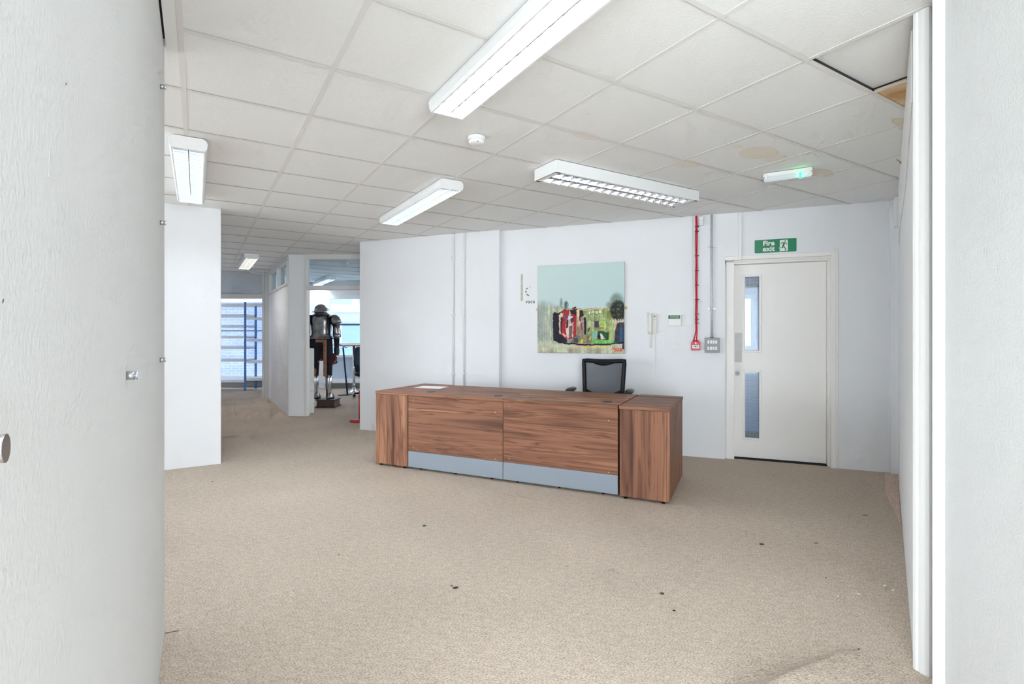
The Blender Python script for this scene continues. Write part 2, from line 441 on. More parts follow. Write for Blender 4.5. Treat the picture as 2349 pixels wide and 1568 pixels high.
# proud wall with the two conduits
P1 = Vector(on_ceil(825, 555)); P2 = Vector(on_ceil(1145, 527))
W1 = Frame(P1.x, P1.y, math.atan2((P2-P1).y, (P2-P1).x))
w1 = tag(box(0, (P2-P1).length, 0, .16, 0, WT).build('wall_middle', 'wall', loc=(P1.x, P1.y, 0), rz=W1.a, bevel=.004),
         'white wall standing proud behind the desk with twin conduits', 'wall', kind='structure')
# pilaster in the corner
pil = WALL.at(2045, off=-.05)
ps = MB(); ps.box(WALL.at(2044, off=-.05), wend+.12, -.05, .02, 0, WT)
tag(ps.build('wall_pilaster', 'wall', loc=WALL.loc(0, 0), rz=WALL.a, bevel=.004), 'narrow white pilaster in the corner past the fire door', 'wall', kind='structure')
box_t = MB().box(WALL.at(2036, off=-.03), WALL.at(2044, off=-.03), -.035, 0, H-.075, H-.005)
tag(box_t.build('trim_1', 'gloss_white', loc=WALL.loc(0, 0), rz=WALL.a, bevel=.002), 'short white trunking end at the ceiling corner', 'trim', kind='structure')
# wall on the viewer's right
R0 = Vector((3.515, 4.66)); R1 = Vector((1.554, 1.979)); Rd = (R1-R0).normalized()
RW = Frame(R0.x, R0.y, math.atan2(Rd.y, Rd.x))
wr = tag(MB().prism([(0, 0), ((R1-R0).length, 0), ((R1-R0).length+.02, .06), ((R1-R0).length, .25), (0, .3)], 0, WT).build('wall_right', 'wall', loc=(R0.x, R0.y, 0), rz=RW.a),
         'long white wall between the corner and the near door lining', 'wall', kind='structure')
# near wall / door reveal at the viewer's right
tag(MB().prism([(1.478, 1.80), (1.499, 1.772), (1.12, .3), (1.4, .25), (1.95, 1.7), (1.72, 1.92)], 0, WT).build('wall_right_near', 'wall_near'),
    'near off-white textured wall edge filling the picture side beside the lining', 'wall', kind='structure')
# near wall on the viewer's left
E0 = Vector((-1.5, 2.21)); Lw = 2.75
lw = Frame(E0.x, E0.y, GA+PI/2)              # local x along A
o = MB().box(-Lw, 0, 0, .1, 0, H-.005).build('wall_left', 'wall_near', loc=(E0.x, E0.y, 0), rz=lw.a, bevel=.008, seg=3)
tag(o, 'near white wall panel with metal sign studs along it', 'wall', kind='structure')
# facing block in front of the corridor
K1 = Vector(on_ceil(507, 480)); K0 = K1-B*1.7
seg_wall('wall_corridor_front', K0, K1, 0, WT, .12, 'wall', 'white wall end standing between the near panel and corridor', bevel=.004)
seg_wall('wall_corridor_left', K1+A*.12-B*.1, K1+A*5.9-B*.1, 0, WT, .1, 'wall', 'white side wall hidden behind the corridor corner')

# window walls outside the picture; the one behind the camera added for fill light
def window_wall(name, label, loc, rz, L):
    t = thing(name, label, 'window', loc, rz, kind='structure')
    box(-L/2, L/2, 0, .15, 0, .22).build('dwarf_wall', 'wall', t); box(-L/2, L/2, 0, .15, 2.46, H+.3).build('lintel', 'wall', t)
    for k in range(5):
        x = -L/2+k*(L-.08)/4; box(x, x+.08, .02, .12, .22, 2.46).build('mullion', 'pvc_frame', t)
window_wall('window_3', 'wide window wall out of view beyond the near panel', (-5.5, 2.0, 0), PI/2, 5.4)
seg_wall('blocker_wall_return', (-2.75, -2.8), tuple(E0-A*(Lw-.02)-B*.05), 0, WT, .1, 'wall', 'white unseen return wall added to block daylight behind the near panel')  # added wall keeping the light from behind off the corridor front
seg_wall('blocker_wall_far', (-5.5, 4.72), tuple(K0), 0, WT, .1, 'wall', 'white unseen wall added to close off sky light beside the corridor front')  # added wall so that light enters only by the left window
window_wall('fill_window', 'wide unseen window wall added behind the camera for fill light', (.3, -2.8, 0), PI, 6.2)  # added frame for the fill light behind the camera
# ------------------------------------------------------------------ fire door
D = thing('door_1', 'white flush fire door with two narrow wired glass panels', 'door', WALL.loc(0, 0), WALL.a, kind='structure')
RC = .115
ll, lr = WALL.at(1684, off=RC), WALL.at(1895, off=RC)
lz0, lz1 = .012, WALL.at(1690, 608, RC)[1]
g = {}
u0, u1 = WALL.at(1708, off=RC), WALL.at(1742, off=RC)
za1, za0 = WALL.at(1724, 634, RC)[1], WALL.at(1724, 804, RC)[1]
zb1, zb0 = WALL.at(1724, 852, RC)[1], WALL.at(1724, 1004, RC)[1]
leaf = MB()
leaf.box(ll, u0, RC, RC+.044, lz0, lz1).box(u1, lr, RC, RC+.044, lz0, lz1)
leaf.box(u0, u1, RC, RC+.044, za1, lz1).box(u0, u1, RC, RC+.044, zb1, za0).box(u0, u1, RC, RC+.044, lz0, zb0)
lf = leaf.build('leaf', 'door_paint', D)
for (z0, z1) in ((za0, za1), (zb0, zb1)):
    bd = MB(); t = .018
    bd.box(u0-t, u0+.004, RC-.012, RC+.002, z0-t, z1+t).box(u1-.004, u1+t, RC-.012, RC+.002, z0-t, z1+t)
    bd.box(u0, u1, RC-.012, RC+.002, z1-.004, z1+t).box(u0, u1, RC-.012, RC+.002, z0-t, z0+.004)
    bd.build('glazing_bead', 'door_paint', lf, bevel=.004)
    box(u0, u1, RC+.018, RC+.022, z0, z1).build('glass_panel', 'glass_tint', lf)
    wi = MB()
    k = int((u1-u0)/.0125)
    for q in range(1, k+1): x = u0+q*(u1-u0)/(k+1); wi.box(x-.0005, x+.0005, RC+.0165, RC+.0175, z0, z1)
    k = int((z1-z0)/.0125)
    for q in range(1, k+1): z = z0+q*(z1-z0)/(k+1); wi.box(u0, u1, RC+.0165, RC+.0175, z-.0005, z+.0005)
    tag(wi.build('glass_wire', 'alu_dull', lf), kind='stuff')
pp = WALL.at(1685.5, off=RC), WALL.at(1702, off=RC)
plate = box(pp[0], pp[1], RC-.002, RC, WALL.at(1694, 830, RC)[1], WALL.at(1694, 763, RC)[1]).build('push_plate', 'push_plate', lf)
lu, lz = WALL.at(1691.5, 856, RC)
MB().tube([(lu, RC-.008, lz), (lu, RC, lz)], .026, 20).build('lock_rose', 'push_plate', lf)
MB().tube([(lu, RC-.012, lz), (lu, RC-.008, lz)], .012, 16).box(lu-.0015, lu+.0015, RC-.013, RC-.011, lz-.014, lz+.004).build('lock_cylinder', 'box_grey', lf)
fr = MB()
fr.box(dl, ll-.002, .05, .14, 0, dtop).box(lr+.002, dr, .05, .14, 0, dtop).box(dl, dr, .05, .14, lz1+.003, dtop)
fr.box(dl+.012, ll-.002, .03, .05, 0, dtop-.012).box(lr+.002+.01, dr, .03, .05, 0, dtop-.012).box(dl+.012, dr, .03, .05, lz1+.02, dtop-.012)
fr.build('frame', 'door_paint', D, bevel=.003)
ar = MB()
ar.box(dr-.03, dr+.012, -.014, .03, 0, dtop+.006).box(dl-.004, dr+.012, -.012, .02, dtop-.03, dtop+.012)
ar.box(dr-.012, dr+.03, -.008, .0, 0, dtop+.03)
ar.build('architrave', 'door_paint', D, bevel=.004)
box(dl, dr, .06, .2, 0, .004).build('door_gap_shade', 'gap_shade', D)  # dark sheet painting the shade in the gap under the door
# space behind the fire door
SB = Frame(*WALL.w(0, 1.6), WALL.a)
st = thing('wall_stairwell', 'stairwell wall coloured blue for daylight shade, and window seen through the door glass', 'wall', WALL.loc(0, 0), WALL.a, kind='structure')
su0, su1 = WALL.at(1690, off=1.75), WALL.at(1732, off=1.75)
sz0, sz1 = WALL.at(1715, 796, 1.75)[1], WALL.at(1715, 676, 1.75)[1]
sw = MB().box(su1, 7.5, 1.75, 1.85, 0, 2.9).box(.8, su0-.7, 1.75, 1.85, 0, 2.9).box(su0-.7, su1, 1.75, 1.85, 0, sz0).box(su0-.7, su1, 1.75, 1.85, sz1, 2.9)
sw.build('wall_section', 'stair_blue', st)  # blue puts the daylight shade into the wall colour
box(.8, 7.5, .14, 1.75, 2.62, 2.72).build('roof_blocker', 'stair_blue', st)  # unseen roof slab added to keep sky light off the stairwell wall
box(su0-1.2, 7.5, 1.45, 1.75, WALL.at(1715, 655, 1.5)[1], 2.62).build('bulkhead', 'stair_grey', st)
MB().box(su1-.05, su1, 1.70, 1.80, sz0, sz1).box(su0-.7, su1, 1.70, 1.80, sz1-.05, sz1).box(su0-.7, su1+.03, 1.66, 1.80, sz0-.04, sz0+.02).build('window_frame', 'pvc_frame', st, bevel=.004)
box(su0-.7, su1-.05, 1.76, 1.765, sz0+.02, sz1-.05).build('window_pane', 'glass', st)

# ------------------------------------------------------------------ far partition with the doorway to the armour room
ZP = 7.97
PT = Frame(0, ZP, 0)
x663, x705, x711 = PT.at(662), PT.at(698), PT.at(704)
tz0, tz1 = PT.at(760, 655)[1], PT.at(760, 594)[1]
hd0 = PT.at(760, 664)[1]
pw = thing('wall_partition', 'white partition pillar beside the armour room doorway', 'wall', (0, ZP, 0), 0, kind='structure')
box(x663, x705, 0, .1, 0, WT).build('pillar', 'wall', pw, bevel=.004)
xr = -2.2
box(xr+.06, -.6, 0, .1, 0, WT).build('wall_section', 'wall', pw)
dw = thing('door_2', 'pale open doorway frame with glazed transom before the armour', 'door frame', (0, ZP, 0), 0, kind='structure')
box(x705, x711, -.012, .11, 0, WT).build('jamb', 'cream_frame', dw, bevel=.003)
box(xr, xr+.06, -.012, .11, 0, WT).build('jamb', 'cream_frame', dw, bevel=.003)
box(x711, xr, -.012, .11, hd0, tz0).build('transom_bar', 'cream_frame', dw, bevel=.003)
box(x711, xr, -.012, .11, tz1, WT).build('head', 'cream_frame', dw, bevel=.003)
box(x711, xr, .045, .051, tz0, tz1).build('transom_pane', 'glass', dw)
# corridor partition with clerestory panes
Q0 = Vector((x663, ZP)); Q1 = Q0+A*2.55
CP = Frame(Q0.x, Q0.y, GA+PI/2)
cp = thing('wall_corridor_right', 'shaded white corridor partition with clerestory panes above', 'wall', (Q0.x, Q0.y, 0), CP.a, kind='structure')
cl = 2.55
zc = 2.06
box(.03, cl, -.1, -.0, 0, zc).build('wall_section', 'wall', cp)
box(.03, cl, -.1, -.0, 2.47, WT).build('wall_section', 'wall', cp)
fm = MB().box(.03, cl, -.11, .012, zc, zc+.035).box(.03, cl, -.11, .012, 2.44, 2.475)
fm.build('sill_rail', 'cream_frame', cp)
for x in (.1, 1.25, cl-.12): box(x, x+.06, -.11, .012, zc+.035, 2.44).build('mullion', 'cream_frame', cp)
for x0, x1 in ((.16, 1.25), (1.31, cl-.12)): box(x0, x1, -.052, -.048, zc+.035, 2.44).build('clerestory_pane', 'glass', cp)
# end of the corridor
ZE = 10.22
EF = Frame(0, ZE, 0)
xa, xb, xc = EF.at(603), EF.at(622), EF.at(490)
ez0, ez1, ez2 = EF.at(560, 684)[1], EF.at(560, 674)[1], EF.at(560, 629)[1]
ew = thing('wall_corridor_end', 'grey shaded wall above the storeroom doorway', 'wall', (0, ZE, 0), 0, kind='structure')
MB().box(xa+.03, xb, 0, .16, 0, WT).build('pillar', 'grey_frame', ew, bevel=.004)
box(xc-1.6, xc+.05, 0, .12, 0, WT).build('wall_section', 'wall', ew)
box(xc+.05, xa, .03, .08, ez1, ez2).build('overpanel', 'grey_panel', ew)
dd = thing('door_3', 'grey doorway frame opening into the storeroom', 'door frame', (0, ZE, 0), 0, kind='structure')
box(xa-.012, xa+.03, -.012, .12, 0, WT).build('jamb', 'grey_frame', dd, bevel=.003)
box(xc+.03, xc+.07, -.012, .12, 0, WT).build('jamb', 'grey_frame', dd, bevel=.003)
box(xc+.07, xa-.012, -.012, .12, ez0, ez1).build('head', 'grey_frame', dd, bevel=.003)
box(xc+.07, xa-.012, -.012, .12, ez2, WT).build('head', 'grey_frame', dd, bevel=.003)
# storeroom: side walls and window wall
ZS = 12.45
SF = Frame(0, ZS, 0)
sr = thing('window_2', 'wide storeroom window filling the wall behind the shelving', 'window', (0, ZS, 0), 0, kind='structure')
sx0, sx1 = -9.2, -4.98
box(sx0, sx1, 0, .2, 0, .16).build('dwarf_wall', 'box_grey', sr)
box(sx0, sx1, -.16, .2, .16, .20).build('sill', 'pvc_frame', sr, bevel=.004)
MB().box(sx0, sx1, 0, .06, .2, .26).box(sx0, sx1, 0, .06, 2.40, 2.46).box(sx0, sx0+.06, 0, .06, .26, 2.4).box(sx1-.06, sx1, 0, .06, .26, 2.4).build('frame', 'pvc_frame', sr, bevel=.004)
tzz = SF.at(560, 758.5)[1]
box(sx0+.06, sx1-.06, .01, .05, tzz-.012, tzz+.012).build('transom_bar', 'navy_metal', sr)
box(sx0+.06, sx1-.06, .028, .032, .26, tzz-.012).build('pane', 'glass', sr)
box(sx0+.06, sx1-.06, .028, .032, tzz+.012, 2.4).build('pane', 'glass', sr)
box(sx0, sx1, 0, .2, 2.46, H+.3).build('lintel', 'wall', sr)
seg_wall('wall_storeroom', (sx1, ZS+.15), (sx1, ZE+.17), 0, WT, .0999, 'wall', 'white storeroom side wall behind the corridor end')
# armour room: far wall with window
ZR = 12.1
RF = Frame(0, ZR, 0)
wx0 = RF.at(746); wx1 = -1.3
wz1, wz0 = RF.at(760, 676)[1], .16
rw = thing('wall_far', 'bright white end wall of the armour room', 'wall', (0, ZR, 0), 0, kind='structure')
box(-4.96, wx0, 0, .2, 0, WT).build('wall_section', 'wall', rw)
box(wx0, wx1, 0, .2, wz1, WT).build('wall_section', 'wall', rw)
box(wx1, -.2, 0, .2, 0, WT).build('wall_section', 'wall', rw)
box(wx0, wx1, 0, .2, 0, wz0).build('wall_section', 'box_grey', rw)
w1o = thing('window_1', 'white framed window of the armour room with stacked panes', 'window', (0, ZR, 0), 0, kind='structure')
ra, rb, rc_, rd_ = RF.at(760, 786)[1], RF.at(760, 794)[1], RF.at(760, 813)[1], RF.at(760, 819)[1]
rt = RF.at(760, 701)[1]
fm = MB().box(wx0, wx0+.1, -.03, .12, wz0, wz1).box(wx1-.1, wx1, -.03, .12, wz0, wz1).box(wx0+.1, wx1-.1, -.03, .12, wz1-.1, wz1)
fm.box(wx0+.1, wx1-.1, -.03, .12, rb, ra).box(wx0+.1, wx1-.1, -.03, .12, rd_, rc_).box(wx0+.1, wx1-.1, -.03, .12, wz0, wz0+.06)
fm.build('frame', 'pvc_frame', w1o, bevel=.006)
box(wx0-.02, wx1, -.14, 0, wz0-.03, wz0).build('sill', 'pvc_frame', w1o, bevel=.004)
box(wx0+.1, wx1-.1, .03, .036, ra, wz1-.1).build('pane', 'glass', w1o)
box(wx0+.1, wx1-.1, .03, .036, rc_, rb).build('pane', 'glass', w1o)
box(wx0+.1, wx1-.1, .02, .06, wz0+.06, rd_).build('lower_panel', 'stair_blue', w1o)
# buildings outside the far windows
bo = thing('exterior_building', 'pale office building across the yard outside the armour room window', 'building', (0, 17, 0))
YB = Frame(0, 17, 0)
def yb(py): return YB.at(760, py)[1]
box(-7.2, 4, 0, .5, -1, yb(705)).build('wall', 'ext_band', bo)
box(-7.2, 4, -.06, .5, yb(716), yb(702)).build('parapet', 'ext_white', bo)
for k in range(3):
    x = -6.4+k*1.9
    wn = box(x, x+1.5, -.03, .02, yb(786), yb(746)).build('window', 'ext_glass', bo)
    box(x-.05, x+1.55, -.05, .0, yb(745.5), yb(742.5)).build('window_head', 'dark_void', wn)
    box(x+.7, x+.76, -.04, .0, yb(786), yb(746)).build('mullion', 'ext_white', wn)
    box(x, x+1.5, -.03, .02, yb(815), yb(797)).build('window', 'ext_glass', bo)
b2 = thing('exterior_tower', 'taller glazed block rising behind the pale office building', 'building', (0, 24, 0))
box(-11, 3, 0, .5, -1, 3.6).build('wall', 'ext_white', b2)
for k in range(6): box(-10.2+k*1.5, -9+k*1.5, -.03, .0, 2.65, 3.25).build('window', 'ext_glass', b2)
eb = thing('exterior_brick_wall', 'pale blue brick wall outside the storeroom window', 'wall', (0, 15, 0), kind='structure')
box(-14, -6.0, 0, .4, -1, 2.2).build('brickwork', 'ext_brick', eb)
box(-14, -6.0, -.03, .4, 2.2, 2.9).build('coping', 'ext_white', eb)

# ------------------------------------------------------------------ ceiling lamps
LAMP = {}
def lamp(label, corner, ang, L, wd, d, tube, rounded=True, cells=18):
    """surface mounted twin tube lamp: local x along its length, z=0 at the ceiling; corner = near left-hand end of its centre line"""
    t = thing('ceiling_lamp', label, 'lamp', (corner[0], corner[1], H-.0008), ang, 'louvred fluorescent ceiling lamps')
    h = wd/2
    if rounded:
        prof = [(-h+.02, 0), (-h+.006, -.012), (-h, -d*.45), (-h+.004, -d*.8), (-h+.014, -d), (-h+.022, -d), (-h+.012, -d*.5), (-h+.028, -.008), (-h+.03, 0)]
        cap = [(-h+.025, 0), (-h+.006, -.012), (-h, -d*.4), (-h+.004, -d*.8), (-h+.016, -d), (h-.016, -d), (h-.004, -d*.8), (h, -d*.4), (h-.006, -.012), (h-.025, 0)]
    else:
        prof = [(-h, 0), (-h, -d), (-h+.022, -d), (-h+.022, -d+.002), (-h+.004, -d+.004), (-h+.004, 0)]
        cap = [(-h, 0), (-h, -d), (h, -d), (h, 0)]
    key = (L, wd, d, rounded)
    if key not in LAMP:
        sd = MB().prism(prof, .006, L-.006, 'yz').mesh('side')
        LAMP[key] = True
    b = MB()
    b.prism(prof, .012, L-.012, 'yz'); b.prism([(-y, z) for y, z in prof][::-1], .012, L-.012, 'yz')
    b.box(.012, L-.012, -h+.02, h-.02, -.008, -.001)
    if not rounded:
        e = .05
        b.box(.004, e, -h+.004, h-.004, -d, -d+.002).box(L-e, L-.004, -h+.004, h-.004, -d, -d+.002)
    b.build('housing', 'lamp_white', t)
    for x in (0, L-.012): MB().prism(cap, x, x+.012, 'yz').build('end_cap', 'lamp_white', t, bevel=.002)
    iw = h-.02
    zc = -d*.55
    rf = MB()
    for s in (-1, 1):
        # reflector flanks and centre ridge
        rf.add([(.02, s*iw, -d+.003), (L-.02, s*iw, -d+.003), (L-.02, s*(iw-.014), -.02), (.02, s*(iw-.014), -.02)], [(0, 1, 2, 3)])
        rf.add([(.02, s*.003, -d+.003), (L-.02, s*.003, -d+.003), (L-.02, s*.016, -.02), (.02, s*.016, -.02)], [(0, 1, 2, 3)])
    rf.box(.02, L-.02, -iw, iw, -.02, -.016)
    rf.build('reflector', 'lamp_white' if tube != 'tube_off' else 'alu', t)
    for s in (-1, 1):
        MB().tube([(.03, s*iw/2, zc+.018), (L-.03, s*iw/2, zc+.018)], .013, 12).build('tube', tube, t)
    bh = d*.36
    src = None
    for k in range(cells+1):
        x = .05+(L-.1)*k/cells
        if src is None:
            m = MB()
            for s in (-1, 1):
                y0, y1 = sorted((s*.004, s*(iw-.001)))
                n = 6
                pts = []
                for q in range(n+1):
                    y = y0+(y1-y0)*q/n; sag = bh*(.62+.38*abs(2*q/n-1)**1.6)
                    pts.append((y, sag))
                vs = []
                for y, sag in pts: vs += [(-.0008, y, -d+.002), (.0008, y, -d+.002), (.006, y, -d+.002+sag), (-.006, y, -d+.002+sag)]
                fs = []
                for q in range(n):
                    a = q*4; c = a+4
                    for r in range(4): fs.append((a+r, a+(r+1) % 4, c+(r+1) % 4, c+r))
                fs += [(0, 3, 2, 1), (n*4, n*4+1, n*4+2, n*4+3)]
                m.add(vs, fs)
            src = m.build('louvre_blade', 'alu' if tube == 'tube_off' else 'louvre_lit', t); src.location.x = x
        else: inst(src, t, (x, 0, 0))
    return t
def lamp_at(label, p, ang, **k):
    """p = the end of the lamp's centre line from which it runs along ang"""
    return lamp(label, p, ang, **k)
angA = GA+PI/2
def mid(a, b): return ((a[0]+b[0])/2, (a[1]+b[1])/2)
DL = .078
p = Vector(mid(on_ceil(988, 261, DL), on_ceil(1062, 273, DL)))
lamp('large lit twin tube lamp cut off by the picture top', p-A*1.53, angA, L=1.53, wd=.21, d=DL, tube='tube_lit')
p = mid(on_ceil(393, 336, DL), on_ceil(470, 347, DL))
lamp('lit twin tube lamp hanging beside the near wall panel edge', p, angA, L=1.56, wd=.21, d=DL, tube='tube_lit', cells=26)
p = mid(on_ceil(1010, 430, DL), on_ceil(1062, 437.5, DL))
lamp('lit twin tube lamp nearest the proud wall with conduits', p, angA, L=1.56, wd=.21, d=DL, tube='tube_lit', cells=26)
# switched off lamp, square section, along B
p = mid(on_ceil(1278, 365), on_ceil(1223, 389))
lamp('switched off square edged lamp showing silver louvre cells', p, GA, L=1.53, wd=.27, d=.086, tube='tube_off', rounded=False, cells=17)
p = mid(on_ceil(562, 591, DL), on_ceil(593, 594, DL))
lamp('dim twin tube lamp inside the shaded corridor', p, angA, L=1.56, wd=.21, d=DL, tube='tube_dim', cells=10)
p = mid(on_ceil(749, 640, DL), on_ceil(770, 641, DL))
lamp('lit lamp seen through the glazed transom', p, angA, L=1.56, wd=.21, d=DL, tube='tube_lit', cells=10)

# emergency lamp with a green indicator
ea = Vector(on_ceil(1752, 401)); eb_ = Vector(on_ceil(1864, 385))
el = thing('emergency_lamp', 'slim clear bulkhead lamp with glowing green indicator', 'lamp', (*ea, H), math.atan2((eb_-ea).y, (eb_-ea).x))
EL = (eb_-ea).length
box(0, EL, -.04, .045, -.03, 0).build('base', 'white_plastic', el, bevel=.004)
MB().prism([(-.042, -.03), (-.034, -.066), (.038, -.066), (.047, -.03)], .004, EL-.004, 'yz').build('diffuser', 'clear_plastic', el, bevel=.006, seg=2)
for x in (.012, EL-.03): box(x, x+.018, -.046, .05, -.05, -.02).build('clip', 'white_plastic', el, bevel=.002)
gx = EL*.76
box(gx-.006, gx+.006, -.049, -.02, -.069, -.03).build('indicator', 'green_led', el, bevel=.003)

def detector(label, p, r=.055):
    t = thing('smoke_detector', label, 'smoke detector', (*p, H-.0005), 0, 'ceiling smoke detectors')
    MB().loft([(0, 0, 0, r, r), (0, 0, -.012, r, r), (0, 0, -.013, r*.93, r*.93), (0, 0, -.018, r*.93, r*.93), (0, 0, -.019, r, r), (0, 0, -.024, r, r)], 28).build('base', 'white_plastic', t)
    MB().loft([(0, 0, -.024, r*.9, r*.9), (0, 0, -.036, r*.88, r*.88), (0, 0, -.044, r*.7, r*.7), (0, 0, -.047, r*.2, r*.2)], 28).build('head', 'white_plastic', t)
    MB().tube([(.012, -r*.75, -.041), (.012, -r*.78, -.044)], .004, 8).build('indicator', 'box_grey', t)
    return t
detector('round white smoke detector between the two big lit lamps', on_ceil(1093, 314))
detector('distant smoke detector seen through the glazed transom', on_ceil(793, 601))
cs = thing('motion_sensor', 'small clear sensor hanging by the corridor lamp', 'sensor', (*on_ceil(580, 616), H), 0)
MB().loft([(0, 0, 0, .05, .05), (0, 0, -.02, .05, .05), (0, 0, -.022, .03, .03), (0, 0, -.04, .03, .03)], 16).build('mount', 'clear_plastic', cs)
MB().loft([(0, 0, -.04, .04, .04), (0, 0, -.06, .045, .045), (0, 0, -.08, .03, .03), (0, 0, -.088, .01, .01)], 16).build('lens', 'clear_plastic', cs)

# ------------------------------------------------------------------ conduits on the proud wall
for px, side in ((1041, 'first'), (1066, 'second')):
    u = W1.at(px)
    t = thing('wall_conduit', {'first': 'white conduit pipe farther from the painting', 'second': 'white conduit pipe nearer the painting'}[side], 'conduit', (*W1.w(u), 0), W1.a, 'twin white conduits')
    MB().tube([(0, -.022, .02), (0, -.022, H-.06), (.0, -.012, H-.02), (0, -.01, H-.002)], .011, 12).build('pipe', 'gloss_white', t)
    for py in (590, 722, 857):
        z = W1.at(px, py)[1]
        MB().tube([(0, -.022, z-.009), (0, -.022, z+.009)], .0135, 12).box(-.036, .036, -.006, .0005, z-.009, z+.009).build('saddle', 'gloss_white', t)
        for s in (-1, 1): MB().tube([(s*.027, -.010, z), (s*.027, -.005, z)], .005, 8).build('screw', 'alu_dull', t)

# ------------------------------------------------------------------ painting
def painting():
    N = 230
    rng = np.random.default_rng(3)
    def noise(nx, ny):
        gx, gy = np.meshgrid(np.linspace(0, nx, N), np.linspace(0, ny, N))
        g = rng.random((ny+2, nx+2)); ix, iy = gx.astype(int), gy.astype(int); fx, fy = gx-ix, gy-iy
        fx = fx*fx*(3-2*fx); fy = fy*fy*(3-2*fy)
        return (g[iy, ix]*(1-fx)+g[iy, ix+1]*fx)*(1-fy)+(g[iy+1, ix]*(1-fx)+g[iy+1, ix+1]*fx)*fy
    U, V = np.meshgrid(np.linspace(0, 1, N), np.linspace(0, 1, N))
    X = 80+1305*U; top = 133-65*U; bot = 1433+15*U; Y = top+(bot-top)*V
    wx = (noise(60, 60)-.5)*8+(noise(25, 25)-.5)*10; wy = (noise(60, 30)-.5)*12+(noise(20, 20)-.5)*12
    XX, YY = X+wx, Y+wy
    im = np.zeros((N, N, 3))
    sky1, sky2 = np.array((190, 209, 203.)), np.array((182, 202, 203.))
    im[:] = sky1+(sky2-sky1)*np.clip((X*.4+Y*.8)/1100, 0, 1)[..., None]
    streak = noise(70, 4)
    def put(mask, c, a=1.0, k=.12):
        a = np.clip(mask*a, 0, 1)[..., None]
        col = np.array(c, float)*(1+(streak-.5)[..., None]*k*.9+(noise(110, 50)-.5)[..., None]*k+(noise(26, 26)-.5)[..., None]*k*.9)
        im[:] = im*(1-a)+col*a
    def poly(pts):
        ins = np.zeros((N, N), bool); n = len(pts)
        for i in range(n):
            x1, y1 = pts[i]; x2, y2 = pts[(i+1) % n]
            c = ((y1 > YY) != (y2 > YY)); 
            with np.errstate(divide='ignore', invalid='ignore'):
                ins ^= c & (XX < (x2-x1)*(YY-y1)/((y2-y1) if y2 != y1 else 1e-9)+x1)
        return ins.astype(float)
    def ell(cx, cy, rx, ry, soft=.25):
        r = np.sqrt(((XX-cx)/rx)**2+((YY-cy)/ry)**2); return np.clip((1-r)/soft, 0, 1)
    def line(pts, wd, jit=True):
        d = np.full((N, N), 1e9); px, py = (XX, YY) if jit else (X, Y)
        for (x1, y1), (x2, y2) in zip(pts, pts[1:]):
            t = np.clip(((px-x1)*(x2-x1)+(py-y1)*(y2-y1))/((x2-x1)**2+(y2-y1)**2), 0, 1)
            d = np.minimum(d, np.hypot(px-x1-t*(x2-x1), py-y1-t*(y2-y1)))
        return np.clip((wd/2-d)/3+.5, 0, 1)
    # hazy field and ground
    haze = np.clip((YY-640-np.clip(X-260, 0, 400)*.5)/120, 0, 1)*np.clip((470-X)/120, 0, 1)
    put(haze, (166, 172, 152), .9, .25)
    put(np.clip((noise(16, 3)-.5)*3, 0, 1)*haze, (132, 140, 142), .5)
    put(np.clip((noise(14, 2)-.6)*5, 0, 1)*haze*np.clip((Y-800)/300, 0, 1), (176, 160, 120), .6)
    put(ell(185, 770, 65, 150, .9), (142, 162, 148), .8)
    put(poly([(330, 745), (480, 740), (560, 760), (760, 775), (1140, 755), (1390, 740), (1390, 1450), (300, 1450)]), (168, 170, 140), 1, .25)
    put(np.clip((Y-1240)/60, 0, 1), (188, 190, 164), .95, .15)
    put(np.clip((noise(18, 3)-.55)*4, 0, 1)*np.clip((Y-1330)/60, 0, 1), (142, 120, 98), .6)
    put(ell(450, 690, 32, 100, .7), (112, 128, 120), .9); put(ell(400, 760, 60, 60, .8), (150, 158, 150), .8)
    put(ell(528, 720, 42, 75, .5), (66, 80, 82), .9); put(ell(545, 730, 14, 60, .5), (170, 185, 180), .6)
    # far tree and dark tree
    put(ell(1275, 650, 115, 135, .5), (118, 138, 126), .9); put(ell(1180, 720, 80, 70, .6), (120, 130, 116), .8)
    # buildings
    put(poly([(560, 780), (1140, 760), (1180, 900), (1240, 1000), (1240, 1290), (560, 1290)]), (140, 152, 104), 1, .35)
    put(poly([(322, 850), (345, 822), (410, 848), (500, 775), (530, 790), (440, 850), (432, 1150), (545, 1235), (540, 1280), (335, 1255)]), (34, 33, 46), 1, .3)
    put(poly([(470, 805), (575, 788), (700, 780), (690, 1215), (545, 1235), (515, 1215), (440, 1145)]), (158, 44, 50), 1, .15)
    put(poly([(440, 870), (475, 900), (455, 1140), (430, 1140)]), (42, 32, 44))
    put(poly([(415, 875), (488, 848), (470, 905), (442, 890), (440, 1155), (424, 1155)]), (216, 188, 164))
    put(poly([(590, 795), (692, 790), (690, 890), (640, 850), (592, 862)]), (40, 30, 38))
    put(poly([(615, 765), (680, 742), (680, 775), (620, 778)]), (36, 34, 40))
    put(poly([(580, 798), (568, 880), (550, 928), (622, 928), (632, 895), (598, 885), (592, 798)]), (198, 206, 212))
    put(poly([(525, 930), (640, 925), (640, 1200), (545, 1220), (520, 1060)]), (196, 168, 158), 1, .2)
    put(poly([(525, 930), (556, 940), (562, 1050), (530, 1080)]), (58, 42, 44)); put(poly([(600, 930), (635, 900), (640, 960), (615, 1000)]), (92, 44, 70))
    put(poly([(570, 1040), (622, 1030), (622, 1205), (575, 1205)]), (112, 92, 86), .9, .35)
    put(poly([(480, 1140), (530, 1175), (520, 1210), (470, 1170)]), (206, 160, 130))
    put(ell(515, 898, 21, 25, .15), (18, 108, 166))
